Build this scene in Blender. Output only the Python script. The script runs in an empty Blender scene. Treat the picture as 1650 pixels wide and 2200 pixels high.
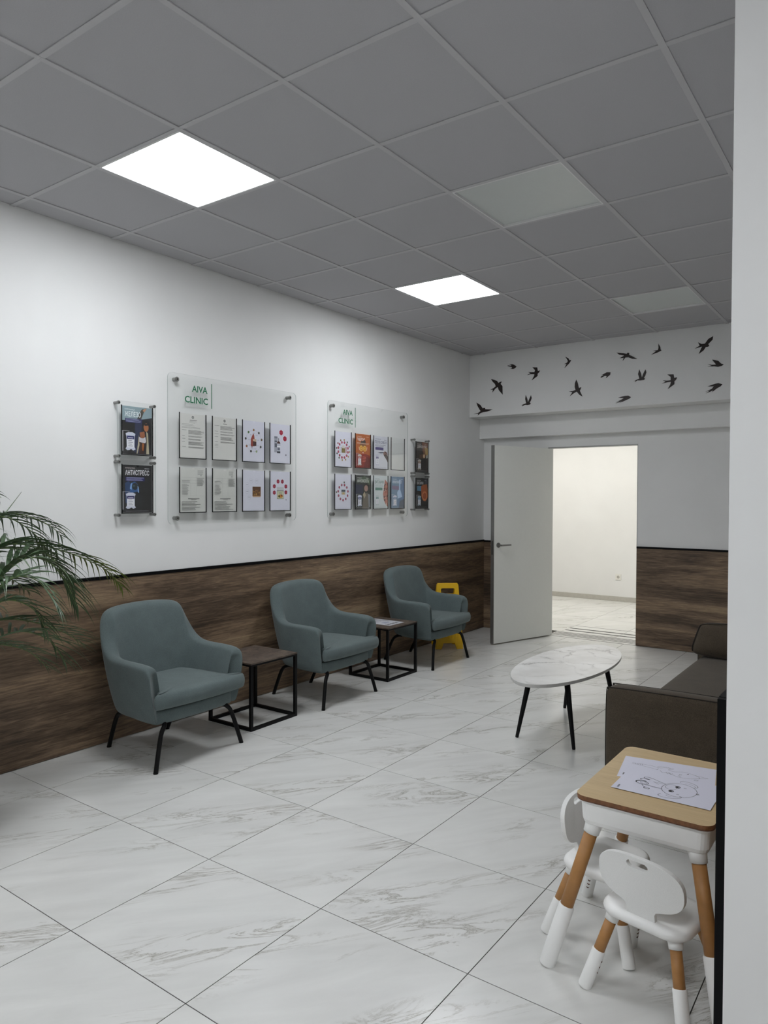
import bpy, bmesh, math, random
from mathutils import Vector, Matrix
random.seed(7)
S = bpy.context.scene
COL = S.collection
PI = math.pi

# ------------------------------------------------------------------ camera, world, exposure
H = 3.0166                      # suspended ceiling
def setup_camera():
    yaw, pitch, roll = -0.6253, -0.0204, 0.0029
    f = Vector((math.sin(yaw)*math.cos(pitch), math.cos(yaw)*math.cos(pitch), math.sin(pitch)))
    r = Vector((math.cos(yaw), -math.sin(yaw), 0)); u = r.cross(f)
    c, s = math.cos(roll), math.sin(roll)
    R, U = c*r + s*u, -s*r + c*u
    cd = bpy.data.cameras.new('camera'); cam = bpy.data.objects.new('camera', cd); COL.objects.link(cam)
    m = Matrix((R, U, -f)).transposed().to_4x4(); m.translation = Vector((0, 0, 1.476))
    cam.matrix_world = m
    cd.sensor_fit = 'VERTICAL'; cd.sensor_height = 36.0; cd.lens = 36.0*1549.5/2200
    cd.clip_start = 0.05
    S.camera = cam
setup_camera()
W = bpy.data.worlds.new('world'); S.world = W; W.use_nodes = True
W.node_tree.nodes['Background'].inputs[0].default_value = (0, 0, 0, 1)
W.node_tree.nodes['Background'].inputs[1].default_value = 0.0
S.view_settings.view_transform = 'Standard'; S.view_settings.look = 'None'
S.view_settings.gamma = 1; S.view_settings.use_curve_mapping = False
S.view_settings.exposure = 1.46
S.cycles.max_bounces = 10; S.cycles.diffuse_bounces = 6; S.cycles.transparent_max_bounces = 14
LAMP = 9.0                     # radiance of a lit ceiling panel
LAMP_FAR = 8.8

# ------------------------------------------------------------------ helpers
def lin(h):
    if isinstance(h, str):
        h = h.lstrip('#'); h = h if len(h) == 6 else ''.join(q*2 for q in h); c = [int(h[i:i+2], 16)/255 for i in (0, 2, 4)]
    else: c = h
    return tuple((x/12.92 if x <= 0.04045 else ((x+0.055)/1.055)**2.4) for x in c) + (1,)

def new_mat(name):
    m = bpy.data.materials.new(name); m.use_nodes = True
    nt = m.node_tree; nt.nodes.clear()
    out = nt.nodes.new('ShaderNodeOutputMaterial'); b = nt.nodes.new('ShaderNodeBsdfPrincipled')
    nt.links.new(b.outputs[0], out.inputs[0])
    return m, nt, b, out
def N(nt, t, **kw):
    n = nt.nodes.new(t)
    for k, v in kw.items():
        if k in n.inputs.keys(): n.inputs[k].default_value = v
        else: setattr(n, k, v)
    return n
def ramp(nt, stops, interp='LINEAR'):
    r = nt.nodes.new('ShaderNodeValToRGB'); r.color_ramp.interpolation = interp
    e = r.color_ramp.elements
    while len(e) < len(stops): e.new(0.5)
    for el, (p, c) in zip(e, stops): el.position = p; el.color = c if len(c) == 4 else tuple(c)+(1,)
    return r
def bump(nt, b, height, strength=0.2, dist=0.002):
    n = N(nt, 'ShaderNodeBump', Strength=strength, Distance=dist)
    nt.links.new(height, n.inputs['Height']); nt.links.new(n.outputs[0], b.inputs['Normal'])

def plain(name, col, rough=0.5, metal=0.0, noise=0.04, scale=30, spec=0.5, bmp=0.0):
    m, nt, b, o = new_mat(name)
    c = lin(col)
    tc = N(nt, 'ShaderNodeTexCoord'); no = N(nt, 'ShaderNodeTexNoise', Scale=scale, Detail=4.0)
    nt.links.new(tc.outputs['Object'], no.inputs['Vector'])
    lo = tuple(max(0, x*(1-noise)) for x in c[:3]); hi = tuple(min(1, x*(1+noise)) for x in c[:3])
    r = ramp(nt, [(0.3, lo), (0.7, hi)]); nt.links.new(no.outputs[0], r.inputs[0])
    nt.links.new(r.outputs[0], b.inputs['Base Color'])
    b.inputs['Roughness'].default_value = rough; b.inputs['Metallic'].default_value = metal
    b.inputs['Specular IOR Level'].default_value = spec
    if bmp: bump(nt, b, no.outputs[0], bmp)
    return m

def fabric(name, dark, light, scale=420):
    m, nt, b, o = new_mat(name)
    tc = N(nt, 'ShaderNodeTexCoord')
    n1 = N(nt, 'ShaderNodeTexNoise', Scale=float(scale), Detail=2.0); n2 = N(nt, 'ShaderNodeTexNoise', Scale=14.0, Detail=5.0)
    for n in (n1, n2): nt.links.new(tc.outputs['Object'], n.inputs['Vector'])
    mx = N(nt, 'ShaderNodeMath', operation='MULTIPLY_ADD'); mx.inputs[1].default_value = 0.75
    nt.links.new(n1.outputs[0], mx.inputs[0])
    m2 = N(nt, 'ShaderNodeMath', operation='MULTIPLY'); m2.inputs[1].default_value = 0.25
    nt.links.new(n2.outputs[0], m2.inputs[0]); nt.links.new(m2.outputs[0], mx.inputs[2])
    r = ramp(nt, [(0.32, lin(dark)), (0.68, lin(light))]); nt.links.new(mx.outputs[0], r.inputs[0])
    nt.links.new(r.outputs[0], b.inputs['Base Color']); b.inputs['Roughness'].default_value = 0.92
    b.inputs['Specular IOR Level'].default_value = 0.2
    b.inputs['Sheen Weight'].default_value = 0.15
    bump(nt, b, n1.outputs[0], 0.25, 0.001)
    return m

def wood(name, axis, stops, stretch=9.0, scale=1.0, rough=0.55, fine=1.0, pores=0.25):
    """grain running along world axis 0/1 (object coords = world coords for wall panels)"""
    m, nt, b, o = new_mat(name)
    tc = N(nt, 'ShaderNodeTexCoord')
    mp = N(nt, 'ShaderNodeMapping'); sc = [7*scale]*3; sc[axis] = 7*scale/stretch
    mp.inputs['Scale'].default_value = sc
    nt.links.new(tc.outputs['Object'], mp.inputs['Vector'])
    n0 = N(nt, 'ShaderNodeTexNoise', Scale=0.9, Detail=6.0, Roughness=0.6, Distortion=1.2)
    nt.links.new(mp.outputs[0], n0.inputs['Vector'])
    mp2 = N(nt, 'ShaderNodeMapping'); sc = [60*scale*fine]*3; sc[axis] = 60*scale*fine/(stretch*2.2)
    sc[axis] *= 1.6; mp2.inputs['Scale'].default_value = sc
    nt.links.new(tc.outputs['Object'], mp2.inputs['Vector'])
    n1 = N(nt, 'ShaderNodeTexNoise', Scale=1.0, Detail=5.0, Roughness=0.65, Distortion=0.8)
    nt.links.new(mp2.outputs[0], n1.inputs['Vector'])
    a = N(nt, 'ShaderNodeMath', operation='MULTIPLY'); a.inputs[1].default_value = 0.64
    nt.links.new(n0.outputs[0], a.inputs[0])
    c = N(nt, 'ShaderNodeMath', operation='MULTIPLY_ADD'); c.inputs[1].default_value = 0.36
    nt.links.new(n1.outputs[0], c.inputs[0]); nt.links.new(a.outputs[0], c.inputs[2])
    r = ramp(nt, [(p, lin(h)) for p, h in stops]); nt.links.new(c.outputs[0], r.inputs[0])
    mp3 = N(nt, 'ShaderNodeMapping'); sc = [150*scale]*3; sc[axis] = 3.2*scale; mp3.inputs['Scale'].default_value = sc
    nt.links.new(tc.outputs['Object'], mp3.inputs['Vector'])
    n3 = N(nt, 'ShaderNodeTexNoise', Scale=1.0, Detail=3.0, Roughness=0.6, Distortion=0.5); nt.links.new(mp3.outputs[0], n3.inputs['Vector'])
    r3 = ramp(nt, [(0.33, (0.5, 0.47, 0.44)), (0.45, (1, 1, 1)), (0.62, (1.0, 1.0, 1.0)), (0.72, (1.0, 0.99, 0.97))]); nt.links.new(n3.outputs[0], r3.inputs[0])
    mu = N(nt, 'ShaderNodeMix', data_type='RGBA', blend_type='MULTIPLY'); mu.inputs['Factor'].default_value = pores
    nt.links.new(r.outputs[0], mu.inputs[6]); nt.links.new(r3.outputs[0], mu.inputs[7])
    nt.links.new(mu.outputs[2], b.inputs['Base Color']); b.inputs['Roughness'].default_value = rough
    bump(nt, b, n1.outputs[0], 0.18, 0.0015)
    return m

def marble_tile(name, base, hi, vein, rough=0.22, warm=0.0):
    m, nt, b, o = new_mat(name)
    tc = N(nt, 'ShaderNodeTexCoord'); oi = N(nt, 'ShaderNodeObjectInfo')
    off = N(nt, 'ShaderNodeVectorMath', operation='SCALE'); off.inputs[0].default_value = (37, 53, 11)
    nt.links.new(oi.outputs['Random'], off.inputs['Scale'])
    add = N(nt, 'ShaderNodeVectorMath', operation='ADD')
    rot = N(nt, 'ShaderNodeMapping'); rot.inputs['Rotation'].default_value = (0, 0, -math.radians(52))
    nt.links.new(tc.outputs['Object'], rot.inputs['Vector'])
    st = N(nt, 'ShaderNodeMapping'); st.inputs['Scale'].default_value = (0.85, 3.6, 1)
    nt.links.new(rot.outputs[0], st.inputs['Vector'])
    nt.links.new(st.outputs[0], add.inputs[0]); nt.links.new(off.outputs[0], add.inputs[1])
    # cloudy base
    n0 = N(nt, 'ShaderNodeTexNoise', Scale=2.2, Detail=8.0, Roughness=0.6, Distortion=0.6)
    nt.links.new(add.outputs[0], n0.inputs['Vector'])
    r0 = ramp(nt, [(0.3, lin(base)), (0.7, lin(hi))]); nt.links.new(n0.outputs[0], r0.inputs[0])
    # veins: narrow band of a distorted noise, gated by a broad mask
    n1 = N(nt, 'ShaderNodeTexNoise', Scale=2.6, Detail=9.0, Roughness=0.68, Distortion=1.4)
    nt.links.new(add.outputs[0], n1.inputs['Vector'])
    rv = ramp(nt, [(0.44, (0, 0, 0)), (0.494, (0.42, 0.42, 0.42)), (0.502, (1, 1, 1)), (0.508, (0.25, 0.25, 0.25)), (0.54, (0, 0, 0))])
    nt.links.new(n1.outputs[0], rv.inputs[0])
    n2 = N(nt, 'ShaderNodeTexNoise', Scale=1.25, Detail=2.0)
    nt.links.new(add.outputs[0], n2.inputs['Vector'])
    rm = ramp(nt, [(0.52, (0, 0, 0)), (0.64, (1, 1, 1))]); nt.links.new(n2.outputs[0], rm.inputs[0])
    mul = N(nt, 'ShaderNodeMath', operation='MULTIPLY')
    nt.links.new(rv.outputs[0], mul.inputs[0]); nt.links.new(rm.outputs[0], mul.inputs[1])
    mx = N(nt, 'ShaderNodeMix', data_type='RGBA'); nt.links.new(mul.outputs[0], mx.inputs['Factor'])
    nt.links.new(r0.outputs[0], mx.inputs[6]); mx.inputs[7].default_value = lin(vein)
    nt.links.new(mx.outputs[2], b.inputs['Base Color'])
    b.inputs['Roughness'].default_value = rough
    return m

def marble_top(name):
    m, nt, b, o = new_mat(name)
    tc = N(nt, 'ShaderNodeTexCoord')
    n0 = N(nt, 'ShaderNodeTexNoise', Scale=6.0, Detail=6.0); nt.links.new(tc.outputs['Object'], n0.inputs['Vector'])
    r0 = ramp(nt, [(0.3, lin('#d9d7d3')), (0.7, lin('#efeeec'))]); nt.links.new(n0.outputs[0], r0.inputs[0])
    ds = N(nt, 'ShaderNodeTexNoise', Scale=3.0, Detail=6.0, Roughness=0.6); nt.links.new(tc.outputs['Object'], ds.inputs['Vector'])
    vm = N(nt, 'ShaderNodeVectorMath', operation='MULTIPLY_ADD'); vm.inputs[1].default_value = (0.35,)*3
    nt.links.new(ds.outputs['Color'], vm.inputs[0]); nt.links.new(tc.outputs['Object'], vm.inputs[2])
    vo = N(nt, 'ShaderNodeTexVoronoi', feature='DISTANCE_TO_EDGE', Scale=3.6); nt.links.new(vm.outputs[0], vo.inputs['Vector'])
    rv = ramp(nt, [(0.0, (1, 1, 1)), (0.012, (0.35, 0.35, 0.35)), (0.05, (0, 0, 0))]); nt.links.new(vo.outputs['Distance'], rv.inputs[0])
    n2 = N(nt, 'ShaderNodeTexNoise', Scale=4.5, Detail=2.0); nt.links.new(tc.outputs['Object'], n2.inputs['Vector'])
    rm = ramp(nt, [(0.45, (0.1,)*3), (0.62, (0.8,)*3)]); nt.links.new(n2.outputs[0], rm.inputs[0])
    mul = N(nt, 'ShaderNodeMath', operation='MULTIPLY'); nt.links.new(rv.outputs[0], mul.inputs[0]); nt.links.new(rm.outputs[0], mul.inputs[1])
    mx = N(nt, 'ShaderNodeMix', data_type='RGBA'); nt.links.new(mul.outputs[0], mx.inputs['Factor'])
    nt.links.new(r0.outputs[0], mx.inputs[6]); mx.inputs[7].default_value = lin('#4a4038')
    nt.links.new(mx.outputs[2], b.inputs['Base Color']); b.inputs['Roughness'].default_value = 0.3
    return m

def acrylic(name, tint=(0.992, 0.996, 0.994), gloss_rough=0.03):
    m = bpy.data.materials.new(name); m.use_nodes = True; nt = m.node_tree; nt.nodes.clear()
    out = nt.nodes.new('ShaderNodeOutputMaterial')
    t = N(nt, 'ShaderNodeBsdfTransparent'); t.inputs[0].default_value = tint+(1,)
    g = N(nt, 'ShaderNodeBsdfGlossy', Roughness=gloss_rough)
    lw = N(nt, 'ShaderNodeLayerWeight', Blend=0.5)      # Schlick reflectance of one clear face
    pw = N(nt, 'ShaderNodeMath', operation='POWER'); pw.inputs[1].default_value = 5.0
    fr = N(nt, 'ShaderNodeMath', operation='MULTIPLY_ADD'); fr.inputs[1].default_value = 0.96; fr.inputs[2].default_value = 0.04
    nt.links.new(lw.outputs['Facing'], pw.inputs[0]); nt.links.new(pw.outputs[0], fr.inputs[0])
    mx = N(nt, 'ShaderNodeMixShader')
    nt.links.new(fr.outputs[0], mx.inputs[0]); nt.links.new(t.outputs[0], mx.inputs[1]); nt.links.new(g.outputs[0], mx.inputs[2])
    nt.links.new(mx.outputs[0], out.inputs[0])
    return m

def glow(name, strength, col=(1, 1, 1)):
    m, nt, b, o = new_mat(name)
    b.inputs['Base Color'].default_value = (0.9, 0.9, 0.9, 1)
    b.inputs['Emission Color'].default_value = tuple(col)+(1,); b.inputs['Emission Strength'].default_value = strength
    return m

def print_mat(name, rough=0.4):
    m, nt, b, o = new_mat(name)
    a = N(nt, 'ShaderNodeVertexColor'); a.layer_name = 'Ink'
    nt.links.new(a.outputs[0], b.inputs['Base Color']); b.inputs['Roughness'].default_value = rough
    return m

OAK = [(0.36, '#392d23'), (0.44, '#594838'), (0.50, '#715d4a'), (0.56, '#87715a'), (0.64, '#a18b6e')]
M = {
 'wall': plain('wall_paint', '#e6e6e5', 0.85, noise=0.015, scale=3, spec=0.2),
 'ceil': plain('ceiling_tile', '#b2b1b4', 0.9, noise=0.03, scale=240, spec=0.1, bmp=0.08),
 'bar': plain('ceiling_grid', '#b9b8ba', 0.6, noise=0.01),
 'gap': plain('plenum_concrete', '#8f8d89', 0.9),
 'grout': plain('grout', '#35332f', 0.9, noise=0.15, scale=60),
 'tile': marble_tile('floor_tile', '#d5d5d2', '#e2e2df', '#857f71'),
 'oak_y': wood('oak_panel_left', 1, OAK, stretch=11, scale=.8, fine=2.2, pores=0.6),
 'oak_x': wood('oak_panel_back', 0, OAK, stretch=11, scale=.8, fine=2.2, pores=0.6),
 'black': plain('black_metal', '#060607', 0.5, noise=0.1, spec=0.22),
 'blacktrim': plain('black_trim', '#040406', 0.5, noise=0.1, spec=0.15),
 'teal': fabric('teal_fabric', '#525d5d', '#687474'),
 'brown': fabric('brown_fabric', '#3d362c', '#564c40', 300),
 'piping': plain('piping', '#26211b', 0.8),
 'rust': wood('rust_board', 1, [(0.36, '#3a312b'), (0.5, '#53473e'), (0.62, '#6b5e51')], stretch=1.5, scale=2.5),
 'marble': marble_top('marble_laminate'),
 'edge_white': plain('laminate_edge', '#c9c8c5', 0.4),
 'beech': wood('desk_beech', 0, [(0.25, '#bda379'), (0.5, '#ceb489'), (0.75, '#d9c198')], stretch=7, scale=1.6, rough=0.4),
 'ply': plain('plywood_edge', '#7d5233', 0.55, noise=0.25, scale=90),
 'plywood': plain('plywood_dark', '#5f3c26', 0.55, noise=0.2, scale=90),
 'legwood': plain('desk_leg_brown', '#ad7c48', 0.5, noise=0.06, scale=50),
 'plastic': plain('white_plastic', '#f6f6f4', 0.35, noise=0.01),
 'plastic2': plain('white_plastic_texture', '#f0f0ee', 0.6, noise=0.05, scale=700, bmp=0.1),
 'door': plain('door_paint', '#dfe0db', 0.6, noise=0.01),
 'alu': plain('aluminium', '#8e8e8c', 0.4, 0.7),
 'steel': plain('brushed_steel', '#8f8f8d', 0.3, 0.85),
 'dark': plain('dark_slot', '#17140f', 0.8),
 'yellow': plain('yellow_plastic', '#e2b309', 0.45, noise=0.03),
 'acrylic': acrylic('acrylic'),
 'acrylic_edge': acrylic('acrylic_edge', (0.62, 0.68, 0.67), 0.1),
 'green': plain('green_lettering', '#0d6a45', 0.4),
 'bird': plain('bird_veneer', '#20130f', 0.5, noise=0.3, scale=40),
 'socket': plain('socket_plastic', '#e6e4de', 0.35, noise=0.01),
 'base_far': plain('grey_skirting', '#b9b6ae', 0.4, noise=0.05),
 'print': print_mat('printed_sheet'),
 'frond': plain('palm_leaf', '#4b6144', 0.32, noise=0.35, scale=9),
 'frond_tip': plain('palm_leaf_tip', '#5b6b28', 0.4, noise=0.3, scale=12),
 'stalk': plain('palm_stalk', '#5d7040', 0.5, noise=0.2),
 'trunk': plain('palm_trunk', '#6b5a3d', 0.8, noise=0.3),
 'pot': plain('plant_pot', '#d9d9d6', 0.4),
 'soil': plain('soil', '#2c2119', 0.95, noise=0.4, scale=80, bmp=0.5),
 'lamp_on': glow('lamp_diffuser_lit', LAMP, (0.955, 0.985, 1.02)),
 'lamp_far': glow('hallway_lamp_lit', LAMP_FAR, (1.0, 0.97, 0.90)),
 'lamp_off': plain('lamp_diffuser_off', '#c6cac8', 0.35, noise=0.01),
 'lamp_rim': plain('lamp_rim', '#dcdcdc', 0.5, noise=0.01),
}

class MB:
    def __init__(s): s.v = []; s.f = []; s.mi = []; s.cur = 0
    def add(s, vs, fs, mi=None):
        o = len(s.v); s.v += [tuple(v) for v in vs]
        for f in fs: s.f.append(tuple(i+o for i in f)); s.mi.append(s.cur if mi is None else mi)
        return s
    def box(s, x0, y0, z0, x1, y1, z1, mi=None):
        vs = [(x, y, z) for z in (z0, z1) for y in (y0, y1) for x in (x0, x1)]
        return s.add(vs, [(0, 2, 3, 1), (4, 5, 7, 6), (0, 1, 5, 4), (2, 6, 7, 3), (0, 4, 6, 2), (1, 3, 7, 5)], mi)
    def tube(s, pts, rad, n=10, mi=None, caps=True):
        pts = [Vector(p) for p in pts]
        if not hasattr(rad, '__len__'): rad = [rad]*len(pts)
        rings = []; up = None
        for i, p in enumerate(pts):
            d = (pts[min(i+1, len(pts)-1)] - pts[max(i-1, 0)]).normalized()
            if up is None:
                up = Vector((0, 0, 1)) if abs(d.z) < 0.9 else Vector((1, 0, 0))
            a = d.cross(up).normalized(); b = a.cross(d).normalized(); up = b
            rings.append([p + (a*math.cos(2*PI*k/n) + b*math.sin(2*PI*k/n))*rad[i] for k in range(n)])
        vs = [q for r in rings for q in r]; fs = []
        for i in range(len(pts)-1):
            for k in range(n): fs.append((i*n+k, i*n+(k+1) % n, (i+1)*n+(k+1) % n, (i+1)*n+k))
        if caps: fs.append(tuple(range(n-1, -1, -1))); fs.append(tuple((len(pts)-1)*n+k for k in range(n)))
        return s.add(vs, fs, mi)
    def loft(s, rings, closed=True, caps=True, mi=None):
        n = len(rings[0]); vs = [q for r in rings for q in r]; fs = []
        for i in range(len(rings)-1):
            for k in range(n if closed else n-1):
                fs.append((i*n+k, i*n+(k+1) % n, (i+1)*n+(k+1) % n, (i+1)*n+k))
        if caps: fs.append(tuple(range(n-1, -1, -1))); fs.append(tuple((len(rings)-1)*n+k for k in range(n)))
        return s.add(vs, fs, mi)
    def prism(s, poly, z0, z1, mi=None, side_mi=None):
        n = len(poly); vs = [(x, y, z0) for x, y in poly] + [(x, y, z1) for x, y in poly]
        s.add(vs, [tuple(range(n-1, -1, -1)), tuple(range(n, 2*n))], mi)
        o = len(s.v)-2*n
        for k in range(n):
            s.f.append((o+k, o+(k+1) % n, o+n+(k+1) % n, o+n+k)); s.mi.append((s.cur if mi is None else mi) if side_mi is None else side_mi)
        return s
    def mesh(s, name, mats, smooth=False):
        me = bpy.data.meshes.new(name); me.from_pydata(s.v, [], s.f)
        for m in (mats if isinstance(mats, (list, tuple)) else [mats]): me.materials.append(m)
        me.polygons.foreach_set('material_index', s.mi)
        if smooth: me.polygons.foreach_set('use_smooth', [True]*len(me.polygons))
        me.update(); return me
    def build(s, name, mats, parent=None, smooth=False, bevel=0, sub=0, fix=True, segs=2):
        me = s.mesh(name, mats, smooth)
        if fix:
            bm = bmesh.new(); bm.from_mesh(me); bmesh.ops.recalc_face_normals(bm, faces=bm.faces); bm.to_mesh(me); bm.free()
        return link(name, me, parent, bevel, sub, segs)

def link(name, me, parent=None, bevel=0, sub=0, segs=2):
    o = bpy.data.objects.new(name, me); COL.objects.link(o)
    if parent is not None: o.parent = parent
    if bevel:
        b = o.modifiers.new('bevel', 'BEVEL'); b.width = bevel; b.segments = segs; b.limit_method = 'ANGLE'; b.angle_limit = math.radians(40)
    if sub:
        d = o.modifiers.new('sub', 'SUBSURF'); d.levels = d.render_levels = sub
    return o
def tag(o, label, cat, group=None):
    o['label'] = label; o['category'] = cat
    if group: o['group'] = group
    return o
def struct(o):
    o['kind'] = 'structure'; return o
def empty(name, loc=(0, 0, 0), rz=0):
    o = bpy.data.objects.new(name, None); COL.objects.link(o); o.location = loc; o.rotation_euler = (0, 0, rz); o.empty_display_size = 0.1
    return o
def thing(name, label, cat, loc=(0, 0, 0), rz=0, group=None):
    return tag(empty(name, loc, rz), label, cat, group)
def copy_tree(o, parent=None):
    c = o.copy(); COL.objects.link(c); c.parent = parent
    for ch in list(o.children): copy_tree(ch, c)
    return c
def sbox(name, mat, b, parent=None, bevel=0):
    return MB().box(*b).build(name, mat, parent, bevel=bevel)
def rrect(x0, y0, x1, y1, r, n=5):
    pts = []
    for cx, cy, a0 in ((x1-r, y0+r, -PI/2), (x1-r, y1-r, 0), (x0+r, y1-r, PI/2), (x0+r, y0+r, PI)):
        for k in range(n+1): a = a0 + PI/2*k/n; pts.append((cx+r*math.cos(a), cy+r*math.sin(a)))
    return pts
def spline(pts, n=6):
    """Catmull-Rom through pts"""
    P = [Vector(p) for p in pts]; out = []
    for i in range(len(P)-1):
        p0 = P[max(i-1, 0)]; p1 = P[i]; p2 = P[i+1]; p3 = P[min(i+2, len(P)-1)]
        for k in range(n):
            t = k/n
            out.append(0.5*((2*p1) + (p2-p0)*t + (2*p0-5*p1+4*p2-p3)*t*t + (3*p1-p0-3*p2+p3)*t**3))
    out.append(P[-1]); return out

# ------------------------------------------------------------------ room constants
XL = -3.873            # left wall
YB = 7.30              # back wall plane
YS = 6.955             # soffit face
XR = -0.335            # right wall plane
YP = 1.85              # end of the right wall (faces the camera)
XE, YE = 3.2, -3.2     # reception area behind the camera
DX0, DX1, DZ = -3.092, -2.162, 2.004   # doorway
YF = 10.30             # hallway back wall
FXL, FXR = -5.6, -1.6  # hallway sides
WZ = 1.0               # wainscot height

# ------------------------------------------------------------------ structure: floor
floor = struct(sbox('floor', M['grout'], (XL-0.15, YE-0.15, -0.12, XE+0.15, YB+0.07, -0.0018)))
T = 0.6; G = 0.0017
tile_mesh = MB().box(-T/2+G, -T/2+G, -0.0017, T/2-G, T/2-G, 0.0).mesh('tile', M['tile'])
def lay_tiles(parent, ox, oy, regions, mesh, mat):
    """tiles on the grid (ox+.6a, oy+.6b), clipped to axis-aligned regions"""
    for (rx0, ry0, rx1, ry1) in regions:
        a = math.floor((rx0-ox)/T)
        while ox+a*T < rx1:
            b = math.floor((ry0-oy)/T)
            while oy+b*T < ry1:
                x0, y0 = ox+a*T, oy+b*T; x1, y1 = x0+T, y0+T
                c = (max(x0, rx0), max(y0, ry0), min(x1, rx1), min(y1, ry1))
                cx, cy = x0+T/2, y0+T/2
                if c[2]-c[0] > 0.01 and c[3]-c[1] > 0.01:
                    if c == (x0, y0, x1, y1): me = mesh
                    else: me = MB().box(c[0]-cx+G, c[1]-cy+G, -0.0017, c[2]-cx-G, c[3]-cy-G, 0.0).mesh('tile', mat)
                    o = link('tile', me, parent); o.location = (cx, cy, 0)
                b += 1
            a += 1
FOX, FOY = -3.4776, 1.9433
lay_tiles(floor, FOX, FOY, [(XL, 0.143, XR, YB), (XR, 0.143, 1.322, YP)], tile_mesh, M['tile'])
sbox('floor_remainder', marble_tile('floor_plain', '#d5d5d2', '#e2e2df', '#857f71'), (XL, YE, -0.0017, XE, 0.1417, 0.0), floor)
sbox('floor_remainder', M['tile'], (1.3233, 0.143, -0.0017, XE, YP, 0.0), floor)

# hallway floor
floor_far = struct(sbox('floor_hallway', M['grout'], (FXL, YB+0.07, -0.12, FXR, YF+0.1, -0.0018)))
tile_far = MB().box(-T/2+G, -T/2+G, -0.0017, T/2-G, T/2-G, 0.0).mesh('tile', M['tile'])
lay_tiles(floor_far, -3.06, 8.03, [(FXL, 7.60, FXR, YF)], tile_far, M['tile'])
# threshold tile, with flat dark strips on it and across the hallway floor
th = struct(sbox('trim_threshold', M['tile'], (DX0-0.01, YB+0.02, -0.01, DX1+0.01, 7.60, -0.0004)))
for k in range(6): sbox('groove', M['dark'], (DX0, 7.375+k*0.038, -0.002, DX1, 7.387+k*0.038, 0.0002), th)
for k, (yy, w) in enumerate(((7.71, .034), (7.85, .036), (8.03, .010))):
    sbox('slot', M['dark'], (-3.06, yy-w/2, -0.002, FXR-0.4, yy+w/2, 0.0004), floor_far)

# ------------------------------------------------------------------ structure: walls
wl = struct(sbox('wall_left', M['wall'], (XL-0.12, YE-0.12, 0, XL, YB+0.12, H+0.25)))
def wall_back():
    m = MB(); y0, y1 = YB, YB+0.11
    m.box(XL-0.12, y0, 0, DX0, y1, H+0.2); m.box(DX1, y0, 0, XR+0.15, y1, H+0.2); m.box(DX0, y0, DZ, DX1, y1, H+0.2)
    return struct(m.build('wall_back', M['wall']))
wb = wall_back()
wr = struct(sbox('wall_right', M['wall'], (XR, YP+0.16, 0, XR+0.15, YB, H+0.25)))
wn = struct(sbox('wall_near', M['wall'], (XR, YP, 0, XE+0.1, YP+0.16, H+0.25)))
we = struct(sbox('wall_reception', M['wall'], (XE, YE-0.1, 0, XE+0.12, YP, H+0.25)))
wk = struct(sbox('wall_rear', M['wall'], (XL, YE-0.12, 0, XE, YE, H+0.25)))
sf = struct(sbox('wall_soffit', M['wall'], (XL, YS, 2.350, XR, YB, H+0.02), bevel=0.003))
st = struct(sbox('wall_lintel', M['wall'], (XL, 7.19, 2.132, XR, YB, 2.350), bevel=0.003))
# hallway shell
hw = MB(); hw.box(FXL-0.1, YF, 0, FXR+0.1, YF+0.1, 2.9)
wh = struct(hw.build('wall_hallway_back', M['wall']))
struct(sbox('wall_hallway_left', M['wall'], (FXL-0.1, YB+0.11, 0, FXL, YF, 2.9)))
struct(sbox('wall_hallway_right', M['wall'], (FXR, YB+0.11, 0, FXR+0.1, YF, 2.9)))
struct(sbox('ceiling_hallway', M['wall'], (FXL-0.1, YB+0.11, 2.8, FXR+0.1, YF+0.1, 2.9)))
struct(sbox('baseboard_hallway', M['base_far'], (FXL, YF-0.012, 0, FXR, YF, 0.068), bevel=0.003))

# wainscot: oak panels, black cap rail
PT = 0.012
t1 = struct(sbox('trim_1', M['blacktrim'], (XL, YE+0.02, 0.981, XL+PT+0.004, YB-PT, 1.0)))
cuts = [-3.15, -0.66, 1.78, 4.22, 6.664, YB-PT]
for a, b in zip(cuts, cuts[1:]):
    sbox('panel', M['oak_y'], (XL, a+0.0006, 0.004, XL+PT, b-0.0006, 0.981), t1, bevel=0.0008)
for x0, x1 in ((XL, DX0-0.010), (DX1+0.003, XR-0.02)):
    t2 = struct(sbox('trim_2', M['blacktrim'], (x0, YB-PT-0.004, 0.975, x1, YB, 0.994)))
    sbox('panel', M['oak_x'], (x0, YB-PT, 0.004, x1, YB, 0.975), t2, bevel=0.0008)
WT = 0.020
struct(sbox('trim_3', M['blacktrim'], (XR-WT, YP, 0.0, XR, YP+0.02, 0.999)))
t4 = struct(sbox('trim_4', M['blacktrim'], (XR-WT, YP+0.0202, 0.981, XR, YB-PT, 1.0)))
for a, b in ((YP+0.02, 4.3), (4.3, YB-PT)):
    sbox('panel', M['oak_y'], (XR-WT+0.004, a+0.001, 0.004, XR, b-0.001, 0.981), t4, bevel=0.0008)

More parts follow.
